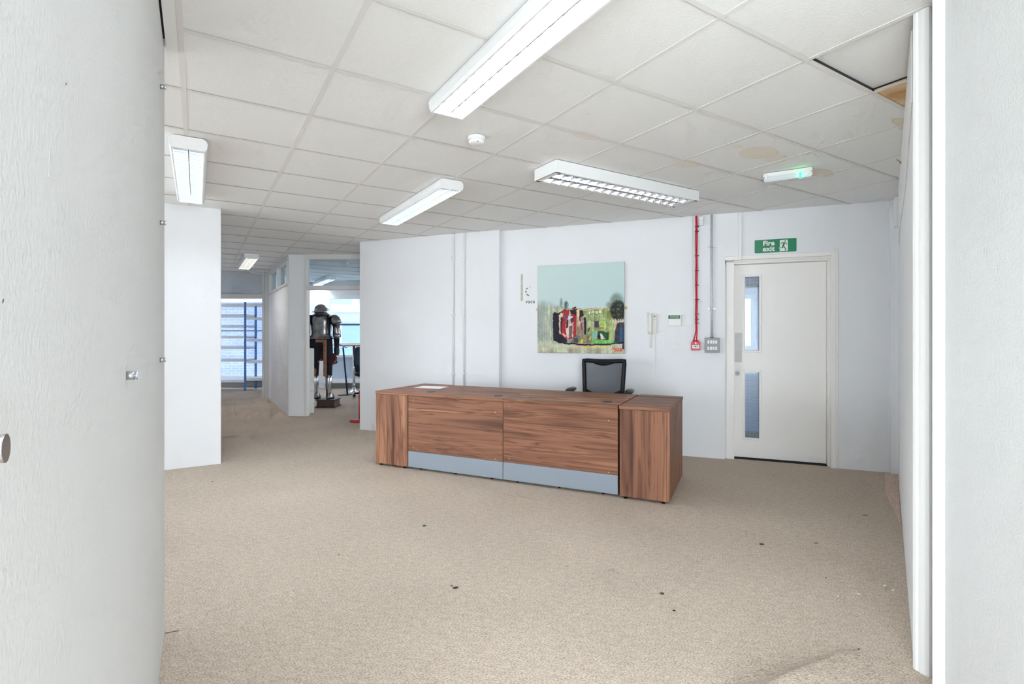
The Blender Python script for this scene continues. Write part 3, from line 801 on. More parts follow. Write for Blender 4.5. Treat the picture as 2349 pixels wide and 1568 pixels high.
    put(line([(570, 1210), (690, 1205)], 12), (160, 34, 66)); put(line([(690, 800), (690, 1215)], 7), (190, 196, 190), .8)
    put(poly([(700, 800), (742, 792), (740, 1020), (702, 1040)]), (206, 186, 152), 1, .25)
    put(poly([(735, 800), (792, 798), (790, 880), (762, 900), (742, 965), (728, 930)]), (44, 34, 36))
    put(poly([(752, 900), (796, 890), (802, 1160), (742, 1160)]), (172, 140, 132), 1, .25); put(poly([(752, 990), (772, 985), (770, 1100), (756, 1100)]), (112, 28, 46))
    put(poly([(796, 895), (832, 895), (834, 1160), (802, 1160)]), (30, 32, 48)); put(poly([(715, 1060), (745, 1050), (745, 1160), (710, 1160)]), (150, 116, 96))
    put(poly([(850, 812), (1050, 800), (1050, 855), (850, 862)]), (206, 204, 160), 1, .3); put(line([(862, 856), (1050, 852)], 10), (48, 116, 132))
    for x in (900, 960, 1010): put(line([(x, 805), (x, 850)], 9), (96, 110, 80))
    put(line([(720, 790), (850, 790), (1140, 762)], 13), (212, 178, 146))
    put(poly([(840, 955), (950, 960), (950, 1055), (845, 1060)]), (176, 182, 136), 1, .25); put(poly([(952, 960), (1018, 958), (1018, 1050), (956, 1060)]), (66, 56, 74))
    put(poly([(1022, 960), (1122, 950), (1130, 1060), (1022, 1045)]), (160, 184, 100), 1, .25)
    put(poly([(860, 1060), (890, 1050), (880, 1110), (850, 1120)]), (70, 60, 50), .8); put(line([(1000, 1095), (1110, 1080), (1150, 1030)], 12), (206, 160, 104))
    put(poly([(926, 1122), (1000, 1112), (990, 1222), (920, 1232)]), (128, 170, 152)); put(poly([(1000, 1112), (1162, 1120), (1162, 1232), (1000, 1232)]), (36, 88, 56), 1, .3)
    put(poly([(985, 1190), (1040, 1140), (1120, 1225), (1200, 1240), (1090, 1255)]), (30, 28, 30))
    put(poly([(1030, 1148), (1060, 1150), (1112, 1222), (1052, 1230)]), (218, 192, 186)); put(line([(1162, 1110), (1164, 1235)], 14), (120, 70, 44))
    put(poly([(1180, 1120), (1230, 1110), (1230, 1240), (1180, 1230)]), (150, 176, 120), .8)
    put(poly([(700, 1170), (920, 1165), (920, 1290), (560, 1290), (600, 1240)]), (112, 118, 96), .9, .4)
    put(poly([(640, 1220), (700, 1215), (720, 1285), (650, 1285)]), (66, 60, 66), .9); put(poly([(540, 1225), (640, 1215), (600, 1280), (545, 1280)]), (150, 140, 150), .9)
    put(poly([(918, 1252), (1050, 1236), (1270, 1238), (1285, 1262), (1130, 1302), (918, 1296)]), (112, 178, 92), 1, .2)
    put(poly([(748, 1292), (772, 1292), (788, 1228), (766, 1228)]), (226, 196, 50)); put(poly([(880, 1210), (912, 1175), (906, 1232), (884, 1252)]), (222, 190, 60)); put(poly([(800, 1190), (825, 1185), (815, 1260), (795, 1260)]), (190, 110, 70))
    # dark tree, trunk side
    put(poly([(1255, 985), (1390, 970), (1390, 1375), (1355, 1375), (1355, 1295), (1240, 1295)]), (62, 62, 70), 1, .4)
    put(poly([(1240, 970), (1290, 975), (1250, 1100), (1235, 1090)]), (216, 172, 140), .8); put(poly([(1335, 1060), (1362, 1060), (1352, 1262), (1330, 1262)]), (28, 88, 142))
    put(ell(1190, 860, 85, 75, .4), (104, 108, 54), .95, .4); put(ell(1300, 800, 130, 170, .25), (38, 42, 38), 1, .4)
    put((noise(90, 90) > .78)*ell(1290, 800, 140, 175, .2), (112, 118, 100), .8)
    for x in (1225, 1262, 1302, 1332, 1360): put(line([(x, 935), (x, 972)], 14), (222, 202, 190), .9)
    # hull line, yellow and pink strokes
    put(line([(340, 1240), (420, 1275), (560, 1298), (800, 1310), (1100, 1312), (1250, 1290), (1372, 1275)], 24), (28, 27, 38), 1, .2)
    put(line([(1180, 1300), (1330, 1262)], 8), (40, 96, 150), .9)
    put(line([(660, 1322), (880, 1330)], 9), (206, 92, 84), .9); put(line([(790, 1342), (900, 1352), (1100, 1338), (1230, 1330)], 13), (224, 190, 54))
    # red signature
    for s in ([(1208, 1390), (1218, 1345), (1232, 1388), (1246, 1340)], [(1250, 1412), (1246, 1372), (1268, 1370), (1258, 1392), (1276, 1400), (1250, 1414)],
              [(1282, 1398), (1276, 1378), (1292, 1366), (1302, 1386), (1290, 1402), (1282, 1398)], [(1308, 1366), (1306, 1402), (1326, 1404), (1328, 1366)],
              [(1334, 1412), (1336, 1362), (1352, 1412), (1356, 1358)]):
        put(line(s, 8, False), (214, 64, 36), 1, 0)
    put(line([(90, 1428), (1385, 1446)], 6), (90, 84, 70), .6)
    return np.clip(im*1.08, 0, 255)
(ax, az), (bx, bz) = WALL.at(1233, 808.5, -.03), WALL.at(1432, 811, -.03)
(_, at_), (_, bt_) = WALL.at(1233, 609, -.03), WALL.at(1432, 600, -.03)
pw_, ph_ = bx-ax, ((at_-az)+(bt_-bz))/2
pt = thing('canvas_painting', 'square abstract townscape painting with pale green sky on the wall', 'painting', WALL.loc((ax+bx)/2, 0, (az+bz)/2), WALL.a)
box(-pw_/2, pw_/2, -.03, -.004, 0, ph_).build('stretcher', 'mark_tan', pt)
im = painting(); N = im.shape[0]
vs = [(-pw_/2+pw_*i/(N-1), -.0308, ph_*(1-j/(N-1))) for j in range(N) for i in range(N)]
fs = [(j*N+i, (j+1)*N+i, (j+1)*N+i+1, j*N+i+1) for j in range(N-1) for i in range(N-1)]
me = bpy.data.meshes.new('canvas'); me.from_pydata(vs, [], fs)
ca = me.color_attributes.new('paint', 'FLOAT_COLOR', 'POINT')
c = im.reshape(-1, 3)/255; c = np.where(c <= .04045, c/12.92, ((c+.055)/1.055)**2.4)
ca.data.foreach_set('color', np.concatenate([c, np.ones((len(c), 1))], 1).astype(np.float32).ravel())
pm = bpy.data.materials.new('paint'); pm.use_nodes = True; nn = pm.node_tree.nodes; b = nn['Principled BSDF']
va = nn.new('ShaderNodeVertexColor'); va.layer_name = 'paint'; pm.node_tree.links.new(va.outputs[0], b.inputs['Base Color']); b.inputs['Roughness'].default_value = .6; b.inputs['Specular IOR Level'].default_value = .25
me.materials.append(pm); cv = bpy.data.objects.new('canvas', me); COL.objects.link(cv); cv.parent = pt
zm = WALL.at(1435, 706)[1]-(az+bz)/2
for s in (-1, 1):
    x = s*pw_/2
    k = MB().box(min(x-s*.01, x+s*.028), max(x-s*.01, x+s*.028), -.004, -.001, zm-.014, zm+.014)
    k.tube([(x+s*.016, -.0065, zm), (x+s*.016, -.004, zm)], .008, 10)
    k.build('mirror_plate', 'brass', pt)

# marks and lettering left on the wall
mk = thing('wall_lettering', 'remains of removed lettering and the dark letters vaca beside the painting', 'lettering', WALL.loc(0, 0), WALL.a)
u_, z0_ = WALL.at(1197, 690); _, z1_ = WALL.at(1197, 628)
MB().prism([(u_-.014, z0_), (u_+.014, z0_+.004), (u_+.014, z1_), (u_-.012, z1_-.004)], -.0012, 0, 'xz').build('stroke_mark', 'mark_tan', mk)
cu_, cz_ = WALL.at(1216, 668)
for a0, a1, r in ((2.25, 2.6, .052), (2.95, 3.45, .052), (3.75, 4.45, .052), (1.55, 1.7, .052)):
    m = MB(); ps = []
    for q in range(5):
        a = a0+(a1-a0)*q/4; ps.append((cu_+math.cos(a)*(r+.006), cz_+math.sin(a)*(r+.006)))
    for q in range(5):
        a = a1+(a0-a1)*q/4; ps.append((cu_+math.cos(a)*(r-.006), cz_+math.sin(a)*(r-.006)))
    m.prism(ps, -.0012, 0, 'xz').build('letter_mark', 'mark_dark', mk)
lu_, lz_ = WALL.at(1205.5, 695.5)
text('lettering', 'vaca', .062, 'letter_dark', mk, (lu_, -.0008, lz_), bold=.0006, spacing=1.12)

# ------------------------------------------------------------------ entry phone
u, z = WALL.at(1497, 742)
z0, z1 = WALL.at(1497, 765)[1], WALL.at(1497, 719)[1]
ua, ub = WALL.at(1487), WALL.at(1507); um = WALL.at(1497.5)
ph = thing('entry_phone', 'cream wall mounted entry phone with coiled cord', 'intercom', WALL.loc(um, 0, z0), WALL.a)
hh = z1-z0
box(-.004, ub-um, -.03, 0, 0, hh).build('base', 'phone_plastic', ph, bevel=.006, seg=2)
MB().loft([(-.024, -.04, -.004, .017, .016), (-.024, -.05, .01, .02, .022), (-.024, -.048, hh*.25, .019, .016), (-.024, -.05, hh*.5, .019, .014), (-.024, -.048, hh*.75, .019, .016), (-.024, -.05, hh-.01, .02, .022), (-.024, -.04, hh+.003, .017, .016)], 16, power=3).build('handset', 'phone_plastic', ph)
MB().tube([(.022, -.032, hh*.86), (.022, -.03, hh*.86)], .009, 14).build('button', 'box_grey', ph)
box(.016, .028, -.032, -.03, hh*.69, hh*.71).build('button', 'box_grey', ph)
cz = WALL.at(1493, 797)[1]-z0
pts = []
for k in range(160):
    t = k/159; ang = t*2*PI*22
    loop = .010*math.sin(t*PI)
    if t < .5: zz = -.006+(cz+.006)*(t/.5); xx = -.026+.004*math.sin(t*6)
    else: zz = cz+(0-cz)*((t-.5)/.5)*.98; xx = -.010-.004*math.sin(t*6)
    pts.append((xx+.004*math.cos(ang), -.02+.004*math.sin(ang), zz))
MB().tube(pts, .0018, 5).build('coiled_cord', 'phone_plastic', ph)
t = thing('cable_trunking', 'slim white trunking running down under the entry phone', 'trunking', WALL.loc(WALL.at(1500.5), 0, 0), WALL.a)
box(-.008, .008, -.012, 0, .02, z0-.001).build('channel', 'phone_plastic', t); box(-.0085, .0085, -.014, -.012, .02, z0-.001).build('lid', 'white_plastic', t)

# ------------------------------------------------------------------ alarm keypad
ua, ub = WALL.at(1533), WALL.at(1563); z0, z1 = WALL.at(1548, 747)[1], WALL.at(1548, 721.5)[1]
kp = thing('alarm_keypad', 'white alarm keypad with green display', 'keypad', WALL.loc((ua+ub)/2, 0, z0), WALL.a)
hw, hh = (ub-ua)/2, z1-z0
box(-hw, hw, -.028, 0, 0, hh).build('housing', 'white_plastic', kp, bevel=.003)
box(-hw+.003, hw-.012, -.0295, -.027, hh*.64, hh*.94).build('display_surround', 'lcd_dark', kp)
box(-hw+.018, hw-.022, -.0305, -.029, hh*.69, hh*.9).build('display', 'lcd_green', kp)
box(-hw+.002, hw-.002, -.031, -.028, .004, hh*.6).build('flap', 'white_plastic', kp, bevel=.002)
e0 = WALL.at(1590, 749)
cb = tag(MB().tube([(hw-.003, -.006, .012), (hw+.03, -.004, .006), ((WALL.at(1578)-(ua+ub)/2), -.004, .0), ((WALL.at(1588)-(ua+ub)/2), -.004, .012)], .002, 6).build('thin_cable', 'white_plastic', kp), None)

# ------------------------------------------------------------------ cable tray with red cables
zt0, zt1 = WALL.at(1596, 781)[1], H-.003
ua, ub = WALL.at(1588.5), WALL.at(1602.5)
tr = thing('cable_tray', 'perforated galvanised cable tray running up the wall', 'cable tray', WALL.loc((ua+ub)/2, 0, 0), WALL.a)
hw = (ub-ua)/2
ty = MB()
ty.box(-hw, -hw+.0015, -.02, 0, zt0, zt1).box(hw-.0015, hw, -.02, 0, zt0, zt1)
# slotted base
zz = zt0; k = 0
ty.box(-hw, -hw+.010, -.003, -.001, zt0, zt1).box(hw-.010, hw, -.003, -.001, zt0, zt1).box(-.006, .006, -.003, -.001, zt0, zt1)
while zz < zt1-.03:
    ty.box(-hw+.01, hw-.01, -.003, -.001, zz, zz+.012); zz += .034
ty.build('tray', 'white_metal', tr)
box(-hw-.002, -hw, -.022, 0, zt0, zt1).build('tray_edge', 'galv', tr)
rc0 = WALL.at(1596, 782)[1]
for nm, dx, ph0, lab in (('a', .008, 0, 'red fire alarm cable strapped to the tray, branch nearer the keypad'), ('b', .02, 1.7, 'red fire alarm cable strapped to the tray, branch nearer the grey switch box')):
    pts = []
    n = 44
    zb_, zt_ = rc0, zt1
    for q in range(n+1):
        t = q/n; zq = zb_+(zt_-zb_)*t
        if t < .075: xq = (dx-.014)*2.3*(1-t/.075)+dx*(t/.075)-.004
        else: xq = dx-.004+.0014*math.sin(q*.5+ph0)
        pts.append((xq, -.0285 if t > .05 else -.032+.0035*t/.05, zq))
    o = MB().tube(pts, .0062, 8).build('red_cable', 'red_cable', loc=WALL.loc((ua+ub)/2, 0, 0), rz=WALL.a)
    tag(o, lab, 'cable', 'red fire alarm cables')
for k, py in enumerate((520, 531, 587, 621, 654, 687, 720, 732, 741)):
    z = WALL.at(1599, py)[1]
    o = MB().box(-.006, .034, -.036, -.002, z-.003, z+.003)
    o = o.build('cable_tie', 'black_tie', tr)
# fire call point
ua, ub = WALL.at(1586), WALL.at(1606.5); z0, z1 = WALL.at(1596, 803)[1], WALL.at(1596, 783)[1]
cpn = thing('fire_call_point', 'red break glass fire alarm call point', 'call point', WALL.loc((ua+ub)/2, 0, z0), WALL.a)
hw, hh = (ub-ua)/2, z1-z0
box(-hw, hw, -.05, 0, 0, hh).build('housing', 'red_plastic', cpn, bevel=.005, seg=2)
box(-hw*.78, hw*.78, -.053, -.049, hh*.22, hh*.62).build('press_panel', 'white_plastic', cpn, bevel=.002)
for k in (-1, 0, 1): MB().tube([(k*hw*.36, -.0545, hh*.45), (k*hw*.36, -.053, hh*.45)], .0065 if k == 0 else .005, 10).build('mark', 'black_plastic', cpn)
box(-hw*.45, hw*.45, -.0545, -.053, hh*.29, hh*.31).build('mark', 'box_grey', cpn)
MB().tube([(0, -.0515, hh*.82), (0, -.05, hh*.82)], .008, 14).build('emblem', 'white_plastic', cpn)
for s in (-1, 1): MB().tube([(s*hw*.36, -.03, hh-.002), (s*hw*.36, -.03, hh+.016)], .012, 12).build('gland', 'red_plastic', cpn)
# galvanised conduit and grid switch box
ua, ub = WALL.at(1617), WALL.at(1651); z0, z1 = WALL.at(1634, 808)[1], WALL.at(1634, 774)[1]
sb = thing('switch_box', 'grey metal grid switch box with eight white rockers', 'switch', WALL.loc((ua+ub)/2, 0, z0), WALL.a)
hw, hh = (ub-ua)/2, z1-z0
box(-hw+.004, hw-.004, -.04, 0, .004, hh-.004).build('back_box', 'box_grey', sb, bevel=.006)
box(-hw, hw, -.046, -.04, 0, hh).build('front_plate', 'box_grey', sb, bevel=.003)
for r in range(2):
    for k in range(4):
        x = (-.52+k*.345)*hw; z = hh*(.29+r*.42)
        rk = box(x-.0095, x+.0095, -.049, -.045, z-.017, z+.017).build('rocker', 'white_plastic', sb, bevel=.0015)
        if r == 0: MB().box(x-.001, x+.001, -.0497, -.049, z-.004, z+.006).build('mark', 'black_plastic', rk)
gc = thing('galvanised_conduit', 'galvanised steel conduit above the grey switch box', 'conduit', WALL.loc(WALL.at(1632.5), 0, z1), WALL.a)
L = H-.003-z1
MB().tube([(.003, -.026, 0), (.002, -.026, L*.3), (0, -.026, L)], .0115, 14).build('pipe', 'galv', gc)
MB().tube([(.003, -.026, 0), (.003, -.026, .03)], .015, 14).build('coupler', 'alu_dull', gc)
for py in (566, 708):
    z = WALL.at(1632, py)[1]-z1
    MB().tube([(0, -.026, z-.009), (0, -.026, z+.009)], .0145, 14).box(-.038, .038, -.012, .0, z-.007, z+.007).build('saddle', 'galv', gc)
    for s in (-1, 1): MB().tube([(s*.03, -.016, z), (s*.03, -.012, z)], .006, 8).build('screw', 'alu_dull', gc)
# motion detector
ua, ub = WALL.at(1603.5), WALL.at(1614); z0 = WALL.at(1608, 518.5)[1]
pr = thing('motion_detector', 'white motion detector up by the cable tray', 'motion detector', WALL.loc((ua+ub)/2, 0, z0), WALL.a)
hw, hh = (ub-ua)/2, H-.008-z0
MB().prism([(0, 0), (-.03, .004), (-.045, hh*.35), (-.045, hh*.8), (-.03, hh), (0, hh)], -hw, hw, 'yz').build('housing', 'white_plastic', pr, bevel=.003)
box(-hw*.6, hw*.6, -.047, -.044, hh*.38, hh*.6).build('lens', 'clear_plastic', pr, bevel=.002)
# trunking above the door
z0 = WALL.at(1697, 597)[1]
t = thing('door_trunking', 'white mini trunking dropping onto the fire door frame', 'trunking', WALL.loc(WALL.at(1697), 0, z0), WALL.a)
box(-.016, .016, -.03, -.016, 0, H-.004-z0).build('lid', 'white_plastic', t, bevel=.003); box(-.015, .015, -.016, -.0, .02, H-.004-z0).build('channel', 'cream_frame', t)
# fire exit sign
(ua, za), (ub, zb) = WALL.at(1731, 580), WALL.at(1827, 577)
(_, zc1), (_, zc2) = WALL.at(1731, 550.5), WALL.at(1827, 546)
sw_, sh_ = ub-ua, ((zc1-za)+(zc2-zb))/2
fs_ = thing('fire_exit_sign', 'green Fire exit sign with white running figure above the door', 'sign', WALL.loc((ua+ub)/2, 0, (za+zb)/2), WALL.a)
def rrect(x0, x1, z0, z1, r, n=4):
    ps = []
    for cx, cz, a in ((x1-r, z0+r, -PI/2), (x1-r, z1-r, 0), (x0+r, z1-r, PI/2), (x0+r, z0+r, PI)):
        ps += [(cx+r*math.cos(a+q*PI/2/n), cz+r*math.sin(a+q*PI/2/n)) for q in range(n+1)]
    return ps
MB().prism(rrect(-sw_/2, sw_/2, 0, sh_, .01), -.004, 0, 'xz').build('board', 'sign_green', fs_)
k = sw_/1880.0                                  # one unit of the sign drawing
def S(x, y, sk=True): return ((x-1150)*k, sh_-(y-(310-(x-210)*.048))*sh_/570.0)
pts = [S(590, 550), S(580, 800)]
text('lettering', 'Fire', .066, 'sign_white', fs_, (S(585, 540)[0], -.0046, S(585, 548)[1]), bold=.0022, spacing=1.02)
text('lettering', 'exit', .066, 'sign_white', fs_, (S(575, 790)[0], -.0046, S(575, 790)[1]), bold=.0022, spacing=1.06)
pan = [S(1355, 305), S(1705, 290), S(1715, 735), S(1670, 780), S(1610, 775), S(1550, 775), S(1315, 790), S(1355, 755), S(1355, 690), S(1310, 655), S(1325, 620), S(1355, 605)]
MB().prism(pan, -.0048, -.004, 'xz').build('pictogram_panel', 'sign_white', fs_)
fg = MB()
def bar(p, q, wd):
    p, q = Vector(S(*p)), Vector(S(*q)); d = (q-p).normalized(); n = Vector((-d.y, d.x))*wd*k/2
    fg.prism([tuple(p-n), tuple(q-n), tuple(q+n), tuple(p+n)], -.0056, -.0046, 'xz')
hx, hz = S(1590, 350)
fg.prism([(hx+math.cos(a*PI/8)*32*k, hz+math.sin(a*PI/8)*32*k) for a in range(16)], -.0056, -.0046, 'xz')
for p, q, wd in (((1440, 418), (1600, 418), 34), ((1590, 415), (1680, 500), 34), ((1445, 415), (1400, 490), 34), ((1550, 420), (1495, 580), 84), ((1500, 560), (1470, 640), 56),
                 ((1480, 640), (1335, 645), 38), ((1520, 560), (1630, 720), 44), ((1640, 715), (1570, 770), 34)): bar(p, q, wd)
fg.build('running_figure', 'sign_green', fs_)
# ------------------------------------------------------------------ reception desk
DK = Frame(*on_floor(862.6, 1060.6, .02), math.radians(-25.0))
DH, DD = .725, .80
pedw, dlen = .375, 1.006
def panel(x0, x1, y0, y1, z0, z1, name, m, parent, bevel=.0012): return box(x0, x1, y0, y1, z0, z1).build(name, m, parent, bevel=bevel)
def pedestal(label, u, extra=0):
    t = thing('desk_pedestal', label, 'pedestal', DK.loc(u, -extra), DK.a, 'walnut desk end pedestals')
    w_, d_ = pedw, DD+.03
    panel(-.004, w_+.004, -.006, d_, DH-.025, DH, 'top', 'walnut_x', t)
    panel(0, w_-.02, 0, .018, .02, DH-.027, 'front_panel', 'walnut_z', t)
    panel(w_-.019, w_, .0, d_-.02, .02, DH-.027, 'side_panel', 'walnut_z', t)
    panel(0, .018, .02, d_-.02, .02, DH-.027, 'side_panel', 'walnut_z', t)
    panel(.018, w_-.019, d_-.05, d_-.03, .06, DH-.04, 'drawer_front', 'walnut_z', t)
    panel(.018, w_-.019, .02, d_-.05, .05, .068, 'bottom_panel', 'walnut_edge', t)
    for x in (.04, w_-.05):
        for y in (.03, d_-.08):
            MB().tube([(x, y, 0), (x, y, .006), (x, y, .006), (x, y, .022)], [.016, .016, .006, .006], 12).build('foot', 'black_plastic', t)
    return t
pedestal('walnut pedestal closing the paper end of the reception desk', 0)
u_r = pedw+.012+2*dlen+.012
pedestal('walnut pedestal closing the door end of the reception desk', u_r, .012)
for k, lab in enumerate(('walnut reception desk half beside the paper sheet', 'walnut reception desk half in front of the office chair')):
    u = pedw+.006+k*(dlen+.001)
    t = thing('reception_desk', lab, 'desk', DK.loc(u, 0), DK.a, 'two walnut reception desks')
    panel(0, dlen, -.012, DD, DH-.025, DH-.0005, 'worktop', 'walnut_x', t)
    panel(.002, dlen-.002, .004, .022, .175, DH-.028, 'modesty_panel', 'walnut_x', t)
    panel(.002, dlen-.002, .003, .020, .022, .173, 'kick_panel', 'silver_strip', t)
    for x in (.03, dlen-.055): panel(x, x+.025, .04, DD-.04, .02, DH-.027, 'leg_panel', 'walnut_z', t)
    for x in (.12, .5, dlen-.13): MB().tube([(x, .05, 0), (x, .05, .022)], .012, 10).build('foot', 'black_plastic', t)
    for q, x in enumerate((.15, dlen-.13)):
        mname = 'grommet_brown' if (k == 1 and q == 0) else 'grommet'
        MB().loft([(x, .17, DH-.001, .042, .042), (x, .17, DH+.0025, .040, .040), (x, .17, DH+.003, .03, .03)], 24).build('cable_grommet', mname, t)
    for px_, pz in ((.06, .66), (.93, .60), (.06, .21), (.93, .19)):
        MB().tube([(px_, .0025, pz), (px_, .0045, pz)], .0035, 8).build('screw_cap', 'crumb_white', t)
# sheet of paper on the desk
pc = on_floor(989, 888, DH)
tag(MB().box(-.15, .15, -.105, .105, 0, .0008).build('paper_sheet', 'paper', loc=(*pc, DH+.0008), rz=DK.a+.12), 'white paper sheet lying on the desk top', 'paper')
# coil of thin cable under the pedestal
tag(MB().tube([(0, 0, .004), (.05, -.03, .004), (.11, -.03, .004), (.16, .0, .004)], .0025, 6).build('floor_cable', 'leather', loc=DK.loc(.17, .03), rz=DK.a), 'thin brown cable end under the desk pedestal', 'cable')

# ------------------------------------------------------------------ office chair
CH = thing('office_chair', 'black office chair with grey mesh back behind the desk', 'chair', (.885, 5.17, 0), math.radians(-20))
# local: the sitter looks towards -y (the viewer); back at +y
def backp(x, z):                                # curved back surface
    return (x, .20+.10*(z-.45)-.05*(1-(x/.22)**2)*.8, z)
def hull(z):                                    # half width of the back at height z
    return .185+.03*((z-.46)/.56)
fr = MB()
def strip(path, wd, th=.022):
    fr.tube(path, wd, 8)
zt, zb = 1.005, .50
n = 14
rim = []
for q in range(n+1): z = zb+(zt-zb)*q/n; rim.append(backp(-hull(z), z))
for q in range(1, n): x = -hull(zt)+2*hull(zt)*q/n; p_ = backp(x, zt); rim.append((p_[0], p_[1], p_[2]-.006*(1-(2*q/n-1)**2)))
for q in range(n, -1, -1): z = zb+(zt-zb)*q/n; rim.append(backp(hull(z), z))
fr.tube(rim, .023, 8)
def band(zf0, zf1, nn_=20, thick=.014):
    vs = []
    for q in range(nn_+1):
        s = q/nn_*2-1; a, b_ = zf0(s), zf1(s); zz = (a+b_)/2; x = s*hull(zz)
        for z in (a, b_):
            p_ = backp(x, z); vs += [(p_[0], p_[1]-thick, p_[2]), (p_[0], p_[1]+thick, p_[2])]
    fs = []
    for q in range(nn_):
        a = q*4; c = a+4
        for i, j in ((0, 1), (1, 3), (3, 2), (2, 0)): fs.append((a+i, a+j, c+j, c+i))
    fr.add(vs, fs, True)
band(lambda s: zt-.02-.032*max(0, 1-(s/.55)**2), lambda s: zt)
band(lambda s: .675-.062*(1-s*s), lambda s: .715-.062*(1-s*s))
fr.build('back_frame', 'black_plastic', CH)
ms = MB(); nn_ = 12; vs = []
for j in range(nn_+1):
    z = zb+(zt-zb)*j/nn_
    for i in range(nn_+1):
        x = -hull(z)+2*hull(z)*i/nn_; vs.append(backp(x, z))
ms.add(vs, [(j*(nn_+1)+i, j*(nn_+1)+i+1, (j+1)*(nn_+1)+i+1, (j+1)*(nn_+1)+i) for j in range(nn_) for i in range(nn_)], True)
ms.build('back_mesh', 'mesh_fabric', CH)
MB().loft([(0, -.02, .44, .20, .19), (0, -.02, .46, .245, .235), (0, -.02, .50, .25, .24), (0, -.02, .52, .22, .21)], 28, power=4).build('seat', 'black_cloth', CH)
MB().tube([(0, .2, .52), (0, .22, .47), (0, .12, .42), (0, 0, .41)], .03, 8).build('back_bracket', 'black_plastic', CH)
for s in (-1, 1):
    a = MB()
    a.tube([(s*.22, .02, .43), (s*.285, .02, .46), (s*.295, .02, .58), (s*.295, .02, .69)], [.018, .018, .02, .02], 10)
    ao = a.build('armrest_post', 'black_plastic', CH)
    pd = MB()
    k = [(-.13, .010, .018), (-.12, .018, .034), (-.06, .022, .042), (.04, .022, .042), (.10, .019, .036), (.12, .008, .02)]
    vs = []; nr = 14
    for y, rz_, rx in k:
        for q in range(nr):
            t = 2*PI*q/nr; vs.append((s*.295+rx*math.cos(t)*1.0, y, .715+rz_*math.sin(t)-.14*max(0, -y-.06)**1.2))
    fs = [(i*nr+q, i*nr+(q+1) % nr, (i+1)*nr+(q+1) % nr, (i+1)*nr+q) for i in range(len(k)-1) for q in range(nr)]
    fs += [list(range(nr))[::-1], [(len(k)-1)*nr+q for q in range(nr)]]
    pd.add(vs, fs, True).build('arm_pad', 'arm_pad', CH)
MB().tube([(0, 0, .10), (0, 0, .25), (0, 0, .25), (0, 0, .44)], [.03, .03, .018, .018], 14).build('gas_column', 'black_plastic', CH)
for q in range(5):
    a = q*2*PI/5+.3; c_, s_ = math.cos(a), math.sin(a)
    lg = MB().tube([(.03*c_, .03*s_, .115), (.16*c_, .16*s_, .10), (.29*c_, .29*s_, .075)], [.026, .02, .014], 8).build('base_leg', 'black_plastic', CH)
    cs_ = MB()
    for o_ in (-.014, .014): cs_.tube([(.29*c_-s_*(o_-.009), .29*s_+c_*(o_-.009), .028), (.29*c_-s_*(o_+.009), .29*s_+c_*(o_+.009), .028)], .028, 14)
    cs_.tube([(.29*c_, .29*s_, .03), (.29*c_, .29*s_, .08)], .007, 8)
    cs_.build('caster', 'dark_rubber', lg)

# ------------------------------------------------------------------ sign studs on the near wall
def stud(label, px, py, rr=.0085, ln=.019):
    u = lw.at(px); x, y = lw.w(u); Zd = y; z = CAMH+(HZ-py)/FPX*Zd
    t = thing('sign_stud', label, 'stud', (x, y, z), GA, 'metal sign studs on the near wall')
    MB().tube([(-.001, 0, 0), (ln*.7, 0, 0)], rr, 20).build('barrel', 'alu_dull', t)
    MB().tube([(ln*.7, 0, 0), (ln*.74, 0, 0), (ln*.76, 0, 0), (ln, 0, 0)], [rr*.9, rr*.9, rr*1.06, rr*1.06], 20).build('cap', 'chrome', t)
stud('metal sign stud close to the camera, cut by the picture side', -85, 1036)
stud('metal sign stud standing alone inward on the near wall', 290, 861)
stud('topmost metal sign stud at the panel edge by the ceiling', 367, 198)
stud('middle metal sign stud at the near panel edge', 367, 510)
stud('lowest metal sign stud at the near panel edge', 366.5, 825)
# ceiling trim over the near wall and scuffs
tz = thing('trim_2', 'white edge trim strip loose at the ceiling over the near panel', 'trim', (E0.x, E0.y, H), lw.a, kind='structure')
box(-1.9, .0, -.05, -.008, -.018, -.0015).build('strip', 'gloss_white', tz)
box(-1.9, -.12, -.008, -.0, -.012, -.003).build('gap_shade_strip', 'gap_shade', tz)  # dark strip painting the shade between batten and wall
def scuff(label, px, py, wv, hv, m='scuff'):
    u = lw.at(px); x, y = lw.w(u); z = CAMH+(HZ-py)/FPX*y
    o = MB().prism([(-wv, -hv), (-wv*.2, -hv*.7), (wv, hv*.2), (wv*.9, hv), (wv*.2, hv*.7), (-wv*.6, 0)], -.0004, .0, 'xz').build('wall_scuff', m, loc=(x, y, z), rz=lw.a)
    tag(o, label, 'scuff', 'scuff marks on the near wall')
scuff('long grey scuff left of the near studs', 113, 372, .002, .014)
scuff('thin scuff scratched high on the near wall', 272, 37, .003, .016)
scuff('small dark fleck upper on the near wall', 151, 192, .002, .002, 'mark_dark')
scuff('tiny round fleck low by the picture side', 6, 690, .0015, .0018, 'mark_dark')
for k, (px, py, lab) in enumerate(((289, 558, 'highest of the faint scuff column'), (307, 585, 'second scuff down the faint column'), (323, 600, 'third scuff down the faint column'), (338, 610, 'fourth scuff of the faint column'), (353, 634, 'lowest scuff of the faint column'))):
    scuff(lab, px, py, .006, .013)

